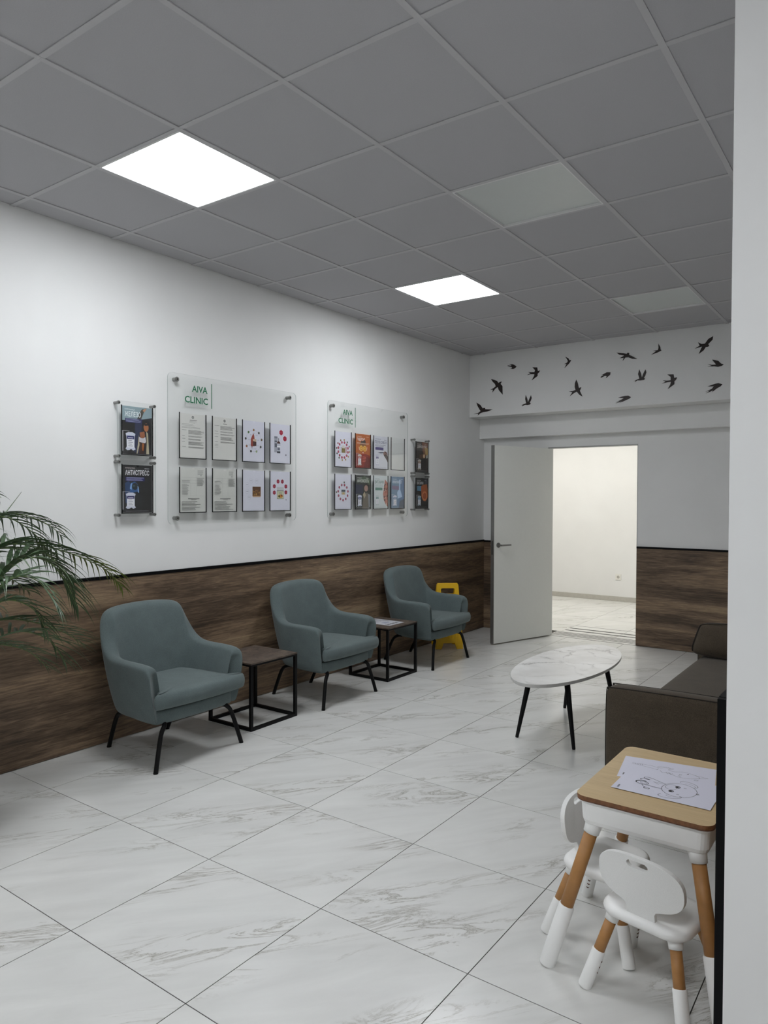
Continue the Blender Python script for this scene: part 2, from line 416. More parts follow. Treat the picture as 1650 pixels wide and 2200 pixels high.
# ------------------------------------------------------------------ structure: ceiling
ceiling = struct(sbox('ceiling', M['gap'], (XL, YE, H+0.06, XE, YB, H+0.16)))
CX0, CY0 = -3.0907, 1.9726
LIT = {(0, 0), (0, 4), (0, -4), (4, -4), (8, -4)}
OFF = {(2, 2), (2, 6)}
BW = 0.012
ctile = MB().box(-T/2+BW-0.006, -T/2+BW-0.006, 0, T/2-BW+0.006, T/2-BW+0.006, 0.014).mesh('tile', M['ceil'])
YQ = CY0-T
regions = [(XL+0.004, YQ, XR-0.004, YS-0.004), (XR, YQ, XE, YP), (XL+0.004, YE, XE, YQ)]
def ceil_cells():
    for (rx0, ry0, rx1, ry1) in regions:
        j = math.floor((rx0-CX0)/T+1e-6)
        while CX0+j*T < rx1-1e-6:
            i = math.floor((ry0-CY0)/T+1e-6)
            while CY0+i*T < ry1-1e-6:
                yield j, i, (max(CX0+j*T, rx0), max(CY0+i*T, ry0), min(CX0+j*T+T, rx1), min(CY0+i*T+T, ry1))
                i += 1
            j += 1
lamp_cells = []
for j, i, c in ceil_cells():
    full = abs(c[2]-c[0]-T) < 1e-6 and abs(c[3]-c[1]-T) < 1e-6
    cx, cy = CX0+j*T+T/2, CY0+i*T+T/2
    if (j, i) in LIT | OFF and full: lamp_cells.append((j, i, cx, cy)); continue
    if c[2]-c[0] < 0.03 or c[3]-c[1] < 0.03: continue
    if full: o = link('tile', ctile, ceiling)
    else:
        e = 0.006
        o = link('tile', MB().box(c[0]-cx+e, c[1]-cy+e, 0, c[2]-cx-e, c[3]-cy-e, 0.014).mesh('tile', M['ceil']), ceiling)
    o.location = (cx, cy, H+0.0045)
def bar(x0, y0, x1, y1, dz=0.0):
    m = MB(); m.box(x0, y0, H-0.0005+dz, x1, y1, H+0.0042)
    if x1-x0 > y1-y0: m.box(x0, (y0+y1)/2-.002, H+0.0042, x1, (y0+y1)/2+.002, H+0.035)
    else: m.box((x0+x1)/2-.002, y0, H+0.0042, (x0+x1)/2+.002, y1, H+0.035)
    m.build('grid_bar', M['bar'], ceiling, bevel=0.0006, segs=1)
for (rx0, ry0, rx1, ry1) in regions:
    j = math.ceil((rx0-CX0)/T)
    while CX0+j*T < rx1: bar(CX0+j*T-BW, ry0, CX0+j*T+BW, ry1); j += 1
    i = math.ceil((ry0-CY0)/T-1e-6)
    while CY0+i*T < ry1-1e-6:
        # cross tees sit between the runners, a hair higher
        bar(rx0, CY0+i*T-BW, rx1, CY0+i*T+BW, 0.0007); i += 1
WHERE = {(0, 0): 'lit square ceiling panel above the armchair beside the palm', (0, 4): 'lit square ceiling panel above the notice board nearer the open door',
         (2, 2): 'unlit square ceiling panel above the oval coffee table', (2, 6): 'unlit square ceiling panel by the bird soffit',
         (0, -4): 'lit square ceiling panel by the left wall, beyond the palm', (4, -4): 'lit square ceiling panel in line with the right wall end', (8, -4): 'lit square ceiling panel over the reception floor'}
for j, i, cx, cy in lamp_cells:
    lit = (j, i) in LIT
    side = {(0, -4): 'left', (4, -4): 'middle', (8, -4): 'right'}.get((j, i))
    t = thing('ceiling_light_%s_offscreen' % side if side else 'ceiling_light', WHERE[(j, i)], 'ceiling light', (cx, cy, H), 0, 'square ceiling panels')
    a, b = T/2-BW+0.004, T/2-BW-0.006
    m = MB()
    for x0, y0, x1, y1 in ((-a, -a, a, -b), (-a, b, a, a), (-a, -b, -b, b), (b, -b, a, b)): m.box(x0, y0, -0.0002, x1, y1, 0.02)
    m.build('frame', M['lamp_rim'], t)
    z = 0.003 if lit else 0.012
    MB().box(-b, -b, z, b, b, z+0.006).build('diffuser_%s_offscreen' % side if side else 'diffuser', M['lamp_on'] if lit else M['lamp_off'], t)
# hallway lamps
for side, (cx, cy), lab in (('right', (-3.1, 8.9), 'lit ceiling panel in the hallway straight behind the door opening'), ('left', (-4.4, 8.9), 'lit ceiling panel in the hallway behind the wood wainscot corner')):
    t = thing('hallway_light_%s_offscreen' % side, lab, 'ceiling light', (cx, cy, 2.8), 0, 'hallway lamps')
    MB().box(-.3, -.3, -0.012, .3, .3, 0).build('housing', M['lamp_rim'], t)
    MB().box(-.285, -.285, -0.016, .285, .285, -0.012).build('diffuser_%s_offscreen' % side, M['lamp_far'], t)

# ------------------------------------------------------------------ door
def make_door():
    fr = MB(); d1 = YB+0.010
    fr.box(DX0-0.010, YB-0.004, 0, DX0, d1, DZ+0.010); fr.box(DX1, YB-0.003, 0, DX1+0.003, d1, DZ+0.010)
    fr.box(DX0, YB-0.004, DZ, DX1, d1, DZ+0.010)
    struct(fr.build('trim_5', M['alu']))
    hx, hy = -3.046, YB-0.012
    ang = math.atan2(6.469-hy, -3.312-hx)
    d = empty('door_1', (hx, hy, 0), ang); struct(d)
    L, th_ = 0.868, 0.044
    # local x runs hinge -> free edge; +y side is the face seen
    leaf = MB().box(0, -th_, 0.012, L-0.004, 0, 1.998).build('leaf', M['door'], d, bevel=0.0015)
    e = MB().box(L-0.004, -th_, 0.012, L, 0, 1.998).build('edge_profile', M['alu'], d)
    MB().box(L, -th_/2-0.009, 0.89, L+0.0015, -th_/2+0.009, 1.06).build('lock_plate', M['steel'], d)
    MB().box(L+0.0014, -th_/2-0.006, 0.905, L+0.002, -th_/2+0.006, 1.045).build('lock_slot', M['dark'], d)
    for sgn, y in ((1, 0), (-1, -th_)):
        h = MB(); h.tube([(L-0.06, y, 1.0), (L-0.06, y+sgn*0.008, 1.0)], 0.026, 20)
        h.tube([(L-0.06, y+sgn*0.008, 1.0), (L-0.06, y+sgn*0.05, 1.0)], 0.009, 12)
        h.tube(spline([(L-0.052, y+sgn*0.05, 1.0), (L-0.075, y+sgn*0.052, 1.0), (L-0.19, y+sgn*0.05, 1.0)], 4), 0.0088, 12)
        h.build('handle', M['steel'], d, smooth=False, bevel=0.001)
    for z in (0.25, 1.0, 1.75): MB().tube([(0.012, -th_-0.003, z-0.05), (0.012, -th_-0.003, z+0.05)], 0.006, 8).build('hinge', M['alu'], d)
make_door()

# hallway socket
sk = thing('wall_socket', 'white wall socket low on the bright hallway wall', 'socket', (-3.302, YF, 0.347))
def disc(r, y0, y1, n=20): return [[(r*math.cos(2*PI*k/n), y, r*math.sin(2*PI*k/n)) for k in range(n)] for y in (y0, y1)]
MB().box(-.041, -.010, -.041, .041, 0, .041).build('plate', M['socket'], sk, bevel=0.004)
MB().loft(disc(.021, -.0102, -.0108)).build('well', M['base_far'], sk)
for x in (-.0095, .0095):
    q = MB().loft([[(x+p[0], p[1], p[2]) for p in r] for r in disc(.0035, -.0107, -.0114, 10)]).build('pin_hole', M['dark'], sk)  # shade inside the hole painted as a dark disc on the well

# ------------------------------------------------------------------ armchairs
def make_armchair():
    t = empty('armchair')
    ST = [((.266, -.286), (.276, -.332, .505)), ((.264, -.288), (.274, -.335, .522)), ((.252, -.292), (.262, -.342, .552)), ((.218, -.297), (.228, -.350, .566)),
          ((.13, -.300), (.14, -.355, .571)), ((.02, -.300), (-.005, -.353, .569)), ((-.06, -.292), (-.10, -.346, .578)),
          ((-.115, -.275), (-.170, -.332, .630)), ((-.148, -.252), (-.222, -.312, .716)), ((-.170, -.222), (-.262, -.288, .787)),
          ((-.187, -.175), (-.290, -.244, .822)), ((-.198, -.10), (-.307, -.13, .834)), ((-.202, 0), (-.312, 0, .838))]
    full = ST + [((b[0], -b[1]), (c[0], -c[1], c[2])) for b, c in ST[-2::-1]]
    n = len(full); rings = []
    prof = [(0, .012), (.06, 0), (.4, -.008), (.75, -.005), (.93, .000), (.975, .006), (1.0, .020), (1.012, .5), (1.0, -.020), (.975, -.006), (.93, .0), (.72, .002), (.35, .004), (.08, 0), (.06, -.02)]
    for i, (b, c) in enumerate(full):
        p0, p1 = full[max(i-1, 0)], full[min(i+1, n-1)]
        tx, ty = p1[0][0]-p0[0][0], p1[0][1]-p0[0][1]
        l = math.hypot(tx, ty); nx, ny = -ty/l, tx/l
        if nx*(0.05-b[0]) + ny*(0-b[1]) < 0: nx, ny = -nx, -ny
        thk = 0.078 + 0.022*max(0, min(1, (c[2]-0.57)/0.25))
        zb = 0.248; r = []
        for k, (h, d) in enumerate(prof):
            inner = k > 7
            dd = d if not inner else thk + d
            if k == 7: dd = thk*0.5; h = 1.0 + 0.005/(c[2]-zb)
            x = b[0] + (c[0]-b[0])*h + nx*dd; y = b[1] + (c[1]-b[1])*h + ny*dd; z = zb + (c[2]-zb)*h
            r.append((x, y, z))
        rings.append(r)
    m = MB(); m.loft(rings); m.build('shell', M['teal'], t, smooth=True, sub=2)
    # arm seams
    # base under the cushion
    def slab(outline, zs, name, sub):
        """outline list of (x,y); zs list of (z, inset)"""
        cx = sum(p[0] for p in outline)/len(outline); rr = []
        for z, ins in zs:
            ring = []
            for k, (x, y) in enumerate(outline):
                a, b = outline[k-1], outline[(k+1) % len(outline)]
                tx, ty = b[0]-a[0], b[1]-a[1]; l = math.hypot(tx, ty) or 1
                ring.append((x - ty/l*ins, y + tx/l*ins, z))
            rr.append(ring)
        for q in (.8, .5, .2):
            rr.append([(cx+(x-cx)*q, y*q, zs[-1][0]+(.004*(1-q))) for x, y, z in rr[len(zs)-1]])
        mm = MB(); mm.loft(rr); return mm.build(name, M['teal'], t, smooth=True, sub=sub)
    base = [(-.17, -.17), (-.1, -.255), (.10, -.285), (.23, -.282), (.255, -.264), (.266, -.14), (.269, 0), (.266, .14), (.255, .264), (.23, .282), (.10, .285), (-.1, .255), (-.17, .17)]
    slab(base, [(.240, .05), (.238, .02), (.243, 0), (.29, 0), (.308, 0), (.318, .006), (.322, .05)], 'base', 2)
    cush = [(-.15, -.16), (-.12, -.205), (.0, -.235), (.20, -.250), (.262, -.256), (.276, -.30), (.292, -.322), (.316, -.314), (.330, -.25), (.342, -.12), (.345, 0), (.342, .12), (.330, .25), (.316, .314), (.292, .322), (.276, .30), (.262, .256), (.20, .250), (.0, .235), (-.12, .205), (-.15, .16)]
    slab(cush, [(.340, .06), (.336, .02), (.344, .004), (.378, -.004), (.408, .002), (.422, .014), (.428, .045)], 'seat_cushion', 2)
    # legs, bent steel tube
    for (tx, ty, fx, fy) in ((.245, -.222, .288, -.305), (.245, .222, .288, .305), (-.125, -.225, -.283, -.207), (-.125, .225, -.283, .207)):
        p = spline([(tx-.035*(1 if tx > 0 else -1), ty*.96, .243), (tx+.01*(1 if tx > 0 else -1), ty, .236), (tx+(fx-tx)*.45, ty+(fy-ty)*.38, .185), (fx, fy, .004)], 5)
        l = MB().tube(p, 0.0125, 12).build('leg', M['black'], t, smooth=True)
        MB().tube([(fx, fy, 0.0), (fx, fy, .006)], 0.0132, 12).build('foot_cap', M['black'], l)
    return t
ac = make_armchair()
chairs = [((-3.500, 2.685, 0), 0.0, 'teal fabric armchair beside the potted palm, left of first side table'),
          ((-3.530, 4.085, 0), 0.0, 'teal fabric armchair between the two metal-framed side tables'),
          ((-3.535, 5.520, 0), 0.0, 'teal fabric armchair in front of the yellow floor sign')]
for k, (loc, rz, lab) in enumerate(chairs):
    o = ac if k == 0 else copy_tree(ac)
    o.location = loc; o.rotation_euler = (0, 0, rz); tag(o, lab, 'armchair', 'teal armchairs along the wood wainscot')

# ------------------------------------------------------------------ side tables
def make_side_table():
    t = empty('side_table'); w, d, h, s = .20, .212, .430, .020
    for sx in (-1, 1):
        for sy in (-1, 1): MB().box(min(sx*w, sx*(w-s)), min(sy*d, sy*(d-s)), 0, max(sx*w, sx*(w-s)), max(sy*d, sy*(d-s)), h-.010).build('leg', M['black'], t, bevel=.001)
    for sy in (-1, 1):
        a, b = sorted((sy*d, sy*(d-s)))
        for z in (0.0, h-.022): MB().box(-w+s, a, z, w-s, b, z+(.020 if z == 0 else .012)).build('rail', M['black'], t, bevel=.001)
    for sx in (-1, 1):
        a, b = sorted((sx*w, sx*(w-s)))
        for z in (0.0, h-.022): MB().box(a, -d+s, z, b, d-s, z+(.020 if z == 0 else .012)).build('rail', M['black'], t, bevel=.001)
    MB().box(-w-.001, -d-.001, h-.010, w+.001, d+.001, h).build('top', M['rust'], t, bevel=.001)
    return t
s1 = make_side_table(); s2 = copy_tree(s1)
tag(s1, 'empty side table with rust brown top and black cube frame', 'side table', 'black framed side tables')
tag(s2, 'side table with rust brown top carrying a white leaflet', 'side table', 'black framed side tables')
s1.location = (-3.505, 3.372, 0); s2.location = (-3.525, 4.877, 0)

# ------------------------------------------------------------------ printed sheets
_tc = {}
def text_mesh(body, bold=False):
    if body in _tc: return _tc[body]
    cu = bpy.data.curves.new('tmp', 'FONT'); cu.body = body; cu.resolution_u = 2; cu.offset = 0.018
    o = bpy.data.objects.new('tmp', cu); COL.objects.link(o)
    dg = bpy.context.evaluated_depsgraph_get(); dg.update(); me = o.evaluated_get(dg).to_mesh()
    vs = [(v.co.x, v.co.y) for v in me.vertices]; fs = [tuple(p.vertices) for p in me.polygons]
    o.evaluated_get(dg).to_mesh_clear(); bpy.data.objects.remove(o); bpy.data.curves.remove(cu)
    x0 = min(v[0] for v in vs); x1 = max(v[0] for v in vs); y0 = min(v[1] for v in vs); y1 = max(v[1] for v in vs)
    vs = [((x-x0)/(x1-x0), (y-y0)/(y1-y0)) for x, y in vs]
    _tc[body] = (vs, fs); return _tc[body]

class Sheet:
    """flat print: unit square u right, v up"""
    def __init__(s, w, h, paper): s.w, s.h = w, h; s.v = []; s.f = []; s.c = []; s.k = 0; s.paper = paper
    def poly(s, pts, col):
        s.k += 1; o = len(s.v); s.v += [(u*s.w, v*s.h, s.k*4e-5) for u, v in pts]; s.f.append(tuple(range(o, o+len(pts)))); s.c.append(lin(col)); return s
    def rect(s, u0, v0, u1, v1, col): return s.poly([(u0, v0), (u1, v0), (u1, v1), (u0, v1)], col)
    def circ(s, u, v, r, col, n=14, rot=0, ar=None):
        a = s.w/s.h if ar is None else ar
        return s.poly([(u+r*math.cos(rot+2*PI*k/n), v+r*a*math.sin(rot+2*PI*k/n)) for k in range(n)], col)
    def ring(s, u, v, r, col, w=.01, n=28):
        a = s.w/s.h; s.k += 1
        for k in range(n):
            a0, a1 = 2*PI*k/n, 2*PI*(k+1)/n; o = len(s.v)
            for rr, t in ((r, a0), (r, a1), (r-w, a1), (r-w, a0)): s.v.append(((u+rr*math.cos(t))*s.w, (v+rr*a*math.sin(t))*s.h, s.k*4e-5))
            s.f.append((o, o+1, o+2, o+3)); s.c.append(lin(col))
        return s
    def text(s, body, u0, v0, u1, v1, col):
        vs, fs = text_mesh(body); s.k += 1; o = len(s.v)
        s.v += [((u0+(u1-u0)*x)*s.w, (v0+(v1-v0)*y)*s.h, s.k*4e-5) for x, y in vs]
        for f in fs: s.f.append(tuple(i+o for i in f)); s.c.append(lin(col))
        return s
    def lines(s, u0, u1, v1, n, dv, col, th=.006, jit=.25, rnd=None):
        r = rnd or random
        for k in range(n): s.rect(u0, v1-k*dv-th, u1-(u1-u0)*jit*r.random(), v1-k*dv, col)
        return s
    def stroke(s, pts, w, col, closed=False):
        """pts in metres on the sheet"""
        s.k += 1; P = [Vector((a, b)) for a, b in pts]
        if closed: P.append(P[0])
        for a, b in zip(P, P[1:]):
            d = b-a
            if d.length < 1e-6: continue
            d.normalize(); q = Vector((-d.y, d.x))*w/2; e = d*w*.3; o = len(s.v)
            for c in (a-q-e, b-q+e, b+q+e, a+q-e): s.v.append((c.x, c.y, s.k*4e-5))
            s.f.append((o, o+1, o+2, o+3)); s.c.append(lin(col))
        return s
    def bag(s, u, v, w, h, label, body='#cfd2e2'):
        s.poly([(u+.02*w, v+h*.92), (u+.3*w, v+h), (u+.7*w, v+h), (u+.98*w, v+h*.92), (u+.9*w, v+h*.75), (u+.88*w, v+h*.2), (u+w, v+h*.07), (u+.75*w, v), (u+.55*w, v+h*.08), (u+.4*w, v+h*.02), (u+.2*w, v), (u, v+h*.07), (u+.12*w, v+h*.2), (u+.1*w, v+h*.75)], body)
        s.rect(u+.16*w, v+h*.15, u+.84*w, v+h*.76, '#e9e9ef'); s.rect(u+.14*w, v+h*.62, u+.86*w, v+h*.8, label)
        s.rect(u+.25*w, v+h*.67, u+.75*w, v+h*.71, '#d8d8e8')
        for k in range(4): s.rect(u+.27*w, v+h*(.53-.1*k), u+(.62+.1*(k % 2))*w, v+h*(.56-.1*k), '#8a8a9a')
        s.rect(u-.28*w, v-.04*h, u-.22*w, v+h*1.05, '#d8d8dc'); s.rect(u-.4*w, v+h*1.05, u+.4*w, v+h*1.065, '#d8d8dc')
        return s
    def build(s, name, origin, R):
        """R: columns = world u,v,n directions"""
        m = MB(); t = 2.5e-4
        vs = [(0, 0, -t), (s.w, 0, -t), (s.w, s.h, -t), (0, s.h, -t), (0, 0, 0), (s.w, 0, 0), (s.w, s.h, 0), (0, s.h, 0)]
        fs = [(3, 2, 1, 0), (4, 5, 6, 7), (0, 1, 5, 4), (1, 2, 6, 5), (2, 3, 7, 6), (3, 0, 4, 7)]
        m.add(vs, fs); m.add(s.v, s.f); cols = [lin(s.paper)]*6 + s.c
        me = m.mesh(name, M['print'])
        at = me.color_attributes.new('Ink', 'FLOAT_COLOR', 'CORNER'); buf = []
        for p, c in zip(me.polygons, cols): buf += list(c)*p.loop_total
        at.data.foreach_set('color', buf)
        o = link(name, me); u, v, n = [Vector(c) for c in R]
        mw = Matrix((u, v, n)).transposed().to_4x4(); mw.translation = Vector(origin); o.matrix_world = mw
        return o

WALLR = ((0, 1, 0), (0, 0, 1), (1, 0, 0))
PW, PH = 0.211, 0.291
GREY, DARKG = '#8d8d8b', '#5a5a5a'
def cert(seed, two=False):
    r = random.Random(seed); s = Sheet(PW, PH, '#d9d8d4')
    s.circ(.5, .925, .045, '#5c5c5c', 18); s.circ(.5, .925, .025, '#a9a9a7', 10)
    s.rect(.38, .85, .66, .862, DARKG) if not two else s.rect(.44, .845, .6, .857, DARKG)
    if not two:
        s.lines(.36, .66, .83, 2, .03, GREY, jit=.3, rnd=r); s.lines(.07, .6, .765, 2, .03, GREY, rnd=r); s.lines(.07, .95, .70, 2, .02, GREY, jit=.4, rnd=r)
    y = .63 if not two else .80
    for n in (6, 2, 2, 5, 2):
        s.rect(.08, y-.006, .08+.1+.1*r.random(), y, DARKG)
        s.lines(.32, .95, y, n, .0165, GREY, .008, .25, r); y -= n*.0165+.032
    for k in range(3):
        if two: s.rect(.08, y-.006-.035*k, .22, y-.035*k, GREY)
    return s
def table_page(seed):
    r = random.Random(seed); s = Sheet(PW, PH, '#d2d2cd')
    s.lines(.68, .93, .95, 5, .022, GREY, .008, .3, r); s.rect(.78, .82, .85, .835, GREY)
    for v in (.78, .72, .65, .36): s.rect(.05, v, .96, v+.003, '#a5a5a2')
    for u in (.4, .64): s.rect(u, .36, u+.004, .78, '#b3b3b0')
    s.lines(.07, .38, .71, 2, .03, DARKG, .007, .2, r); s.lines(.07, .36, .63, 14, .018, GREY, .007, .35, r)
    s.lines(.66, .95, .77, 9, .021, GREY, .009, .3, r); s.rect(.3, .29, .75, .31, GREY); s.rect(.42, .268, .63, .28, GREY)
    s.lines(.06, .95, .235, 7, .031, DARKG, .009, .45, r); return s
def hexes(s, pts, r, col='#a3123a'):
    for u, v in pts: s.circ(u, v, r, col, 6, PI/6); s.rect(u-r*.5, v-.003, u+r*.5, v+.003, '#c8708a')
    return s
LAV = '#dcdce8'
def herb_ring():
    s = Sheet(PW, PH, LAV); cols = ['#a5764a', '#2b2b33', '#6a5a45', '#28333a', '#9fb58a', '#3a3330', '#a0603f', '#26242c', '#4f7a48']
    s.ring(.5, .51, .37, '#b8b8c6', .008)
    for k, c in enumerate(cols):
        a = PI/2 - 2*PI*k/9; u, v = .5+.38*math.cos(a), .51+.38*.72*math.sin(a); s.circ(u, v, .045, c, 7, a); s.circ(u+.02, v+.012, .022, '#6f6f5c', 5)
        s.lines(.5+.22*math.cos(a)-.05, .5+.22*math.cos(a)+.06, .515+.2*math.sin(a), 2, .016, '#9a9aa8', .004)
    s.poly([(.36, .38), (.36, .55), (.44, .66), (.48, .70), (.52, .64), (.54, .54), (.54, .38)], '#a34a3c')
    s.poly([(.4, .34), (.43, .34), (.43, .5), (.4, .5)], '#7d2a24')
    s.rect(.46, .39, .62, .56, '#4a2a26'); s.poly([(.46, .51), (.62, .49), (.62, .56), (.46, .56)], '#c9b49c'); return s
def dropper():
    s = Sheet(PW, PH, LAV); hexes(s, [(.55, .79), (.74, .64)], .10, '#ab1838')
    s.rect(.2, .27, .36, .68, '#a9abb8'); s.rect(.22, .40, .34, .5, '#5f6470'); s.rect(.22, .54, .34, .57, '#4a4d58'); s.rect(.2, .63, .36, .68, '#7c7f8b')
    s.rect(.39, .55, .44, .64, '#8d8d97'); s.circ(.42, .50, .085, '#4a1c16', 16); s.rect(.335, .25, .505, .5, '#c3c6d2'); s.rect(.335, .25, .505, .30, '#3a3c48')
    s.rect(.36, .33, .48, .41, '#6a6d7c'); s.rect(.335, .4, .505, .44, '#eeeef4'); s.circ(.79, .215, .03, '#6a6a78'); return s
def soap():
    s = Sheet(PW, PH, LAV); r = random.Random(4)
    for u, v in ((.38, .74), (.64, .74), (.2, .645), (.2, .48), (.29, .335)): s.ring(u, v, .085, '#c3c3d0', .008, 20); s.rect(u-.05, v, u+.05, v+.008, '#8a8a98')
    s.rect(.44, .365, .83, .60, '#7d5430'); s.rect(.44, .52, .83, .60, '#5f3d22')
    for k in range(26): s.circ(.46+.35*r.random(), .385+.13*r.random(), .02, r.choice(['#a5772f', '#8a6a3d', '#3f2614', '#c29a4c']), 6)
    s.poly([(.44, .365), (.83, .365), (.81, .34), (.46, .34)], '#c9a88a'); return s
def jar():
    s = Sheet(PW, PH, LAV); hexes(s, [(.39, .745), (.61, .745), (.2, .62), (.79, .62), (.2, .455), (.79, .465)], .08, '#9c1136')
    s.rect(.33, .29, .68, .60, '#a8ab93'); s.rect(.33, .51, .68, .60, '#c9c9cd'); s.rect(.33, .50, .68, .51, '#3a3a36'); s.rect(.35, .31, .66, .49, '#cdd0b4')
    s.circ(.51, .365, .13, '#d08a2a', 12, ar=.35); s.circ(.45, .36, .05, '#3f5a2c', 8, ar=.6); s.circ(.57, .385, .05, '#8c3a1c', 8, ar=.5); s.rect(.42, .44, .6, .455, '#7a7a66'); s.circ(.8, .27, .025, '#8a8a96'); return s
def ring_sheet(seed, n, c0, foods, centre):
    r = random.Random(seed); s = Sheet(PW, PH, LAV); s.ring(.5, .48, .4 if not foods else .3, '#c6c6d2', .006)
    for k in range(n):
        a = PI/2 + 2*PI*(k+.5)/n; u, v = .5+.31*math.cos(a), .48+.31*.72*math.sin(a); s.circ(u, v, .052, c0, 12); s.circ(u, v, .03, '#c0506a', 8)
        if foods or k in (2, n-1):
            s.circ(.5+.41*math.cos(a+.12), .48+.41*.72*math.sin(a+.12), .042, r.choice(['#4d5a3a', '#7d5a34', '#2f3a3c', '#a5883c', '#8c3a30']), 6, a)
    centre(s); return s
def c_bag(s): s.rect(.4, .40, .62, .56, '#8a7a4a'); s.poly([(.42, .53), (.6, .53), (.57, .62), (.45, .62)], '#d9d5cc'); s.rect(.64, .39, .72, .58, '#caa4ac'); s.lines(.27, .4, .60, 6, .05, '#9a9aa8', .005)
def c_box(s): s.rect(.39, .42, .64, .55, '#b9b4a8'); s.rect(.39, .50, .64, .56, '#4d5560'); s.poly([(.42, .42), (.52, .50), (.62, .42)], '#c8ab6a')
def glucose():
    s = Sheet(PW, PH, '#b4612c'); s.poly([(0, 0), (1, 0), (1, .36), (.7, .42), (.3, .40), (0, .44)], '#8c2c1e'); s.poly([(.55, 0), (1, 0), (1, .3), (.7, .34)], '#6e1f1b')
    s.text('КАПЕЛЬНИЦА', .1, .905, .42, .935, '#e8cfc0'); s.text('ЭНЕРГИЯ', .1, .795, .62, .885, '#f0e6e6'); s.rect(.72, .925, .9, .935, '#e9cdb6')
    s.poly([(.38, .80), (.50, .80), (.62, .84), (.68, .80), (.68, .74), (.34, .74)], '#3b2a22'); s.rect(.30, .60, .70, .74, '#8a5b40')
    s.rect(.1, .735, .9, .742, '#e7d8c8'); s.rect(.1, .712, .9, .719, '#e7d8c8')
    for u in (.38, .62): s.circ(u, .575, .125, '#d9a53a', 22); s.circ(u, .575, .105, '#efd28a', 22); s.circ(u, .575, .09, '#d69a28', 22); s.circ(u, .575, .02, '#f3e0a8', 8)
    s.poly([(.2, .62), (.25, .62), (.28, .52), (.24, .52)], '#d8a79a'); s.poly([(.8, .62), (.75, .62), (.72, .52), (.76, .52)], '#d8a79a')
    s.circ(.5, .44, .06, '#a52a24', 10); s.circ(.5, .45, .035, '#f0dcd6', 10); s.bag(.14, .06, .27, .34, '#b0452a', '#c9c2bd'); s.lines(.46, .72, .33, 4, .045, '#d97c70', .015); return s
def covid():
    s = Sheet(PW, PH, '#d3d4dc'); s.text('КАПЕЛЬНИЦА', .1, .89, .5, .925, '#5d5d7c'); s.text('ПОСЛЕ COVID-19', .08, .77, .9, .865, '#4e4e74'); s.rect(.72, .89, .9, .9, '#7a7a8c')
    s.lines(.08, .9, .735, 2, .035, '#6a6a7e', .012, .4); s.rect(.1, .575, .68, .66, '#53477f'); s.rect(.37, .575, .39, .66, '#6a5f92')
    s.poly([(.26, .495), (.46, .475), (.72, .49), (.72, .525), (.46, .515)], '#4a4c5e'); s.poly([(.66, .5), (.8, .56), (.95, .5), (1, .36), (1, .2), (.9, .3), (.7, .42)], '#8f6f66'); s.poly([(.72, .42), (.85, .46), (1, .4), (1, .22)], '#3c2c2e'); s.poly([(.74, .52), (.9, .54), (.96, .46)], '#5a2f2c')
    s.bag(.12, .09, .24, .34, '#53477f', '#c7c8d6'); s.rect(.06, .035, .92, .04, '#9a9aa8'); return s
def photo_poster(bg, title, tcol, shapes, label, body='#cfd2e2', t_u=.82):
    s = Sheet(PW, PH, bg)
    for pts, c in shapes: s.poly(pts, c) if not (len(pts) == 3 and not isinstance(pts[0], tuple)) else s.circ(*pts, c, 24)
    s.text('КАПЕЛЬНИЦА', .1, .9, .42, .935, tcol); s.text(title, .1, .785, t_u, .88, tcol); s.rect(.72, .915, .88, .925, tcol)
    s.bag(.14, .07, .30, .34, label, body); s.rect(.1, .03, .92, .036, '#a8a8a8'); return s
def p_iron():
    s = Sheet(PW, PH, '#8fa3aa'); s.poly([(0, 0), (1, 0), (1, .80), (.75, .76), (.4, .72), (0, .70)], '#25262c'); s.poly([(0, .0), (.5, 0), (.48, .68), (0, .70)], '#1d1c1e')
    s.poly([(.46, .70), (.62, .93), (.68, .97), (.76, .96), (.70, .86), (.60, .70)], '#4b4740'); s.poly([(.68, .94), (.78, .99), (.82, .98), (.74, .9)], '#b98a6a')
    s.poly([(.42, .66), (.66, .66), (.55, .02), (.40, .05)], '#2c3350'); s.circ(.78, .66, .13, '#17161a', 20); s.circ(.80, .585, .085, '#a9683f', 18, ar=1.05); s.poly([(.72, .67), (.9, .66), (.86, .63), (.75, .62)], '#17161a')
    s.poly([(.555, .38), (.62, .355), (.70, .35), (.77, .385), (.80, .29), (.75, .235), (.57, .25)], '#c7c3c8'); s.poly([(.575, .47), (.74, .50), (.76, .39), (.70, .352), (.60, .36)], '#9a5c3a'); s.poly([(.55, .27), (.78, .25), (.72, .02), (.56, .02)], '#3a2016'); s.poly([(.66, .25), (.73, .24), (.70, .08), (.66, .1)], '#a4602c')
    s.poly([(.80, .5), (.86, .46), (.9, .02), (.80, .02), (.82, .3)], '#b8ad92'); s.poly([(.55, .42), (.57, .2), (.5, .02), (.47, .02), (.52, .25)], '#b8ad92'); s.poly([(.9, .62), (.97, .66), (1, .3), (.93, .02), (.97, .02), (.9, .4)], '#15161c')
    s.text('КАПЕЛЬНИЦА', .08, .915, .42, .95, '#dfe8ea'); s.text('ЖЕЛЕЗО', .08, .785, .62, .895, '#eef4f5'); s.rect(.09, .66, .66, .75, '#22275c'); s.lines(.12, .62, .735, 3, .024, '#aab0d0', .008); s.bag(.10, .08, .34, .38, '#2a2f6b'); return s
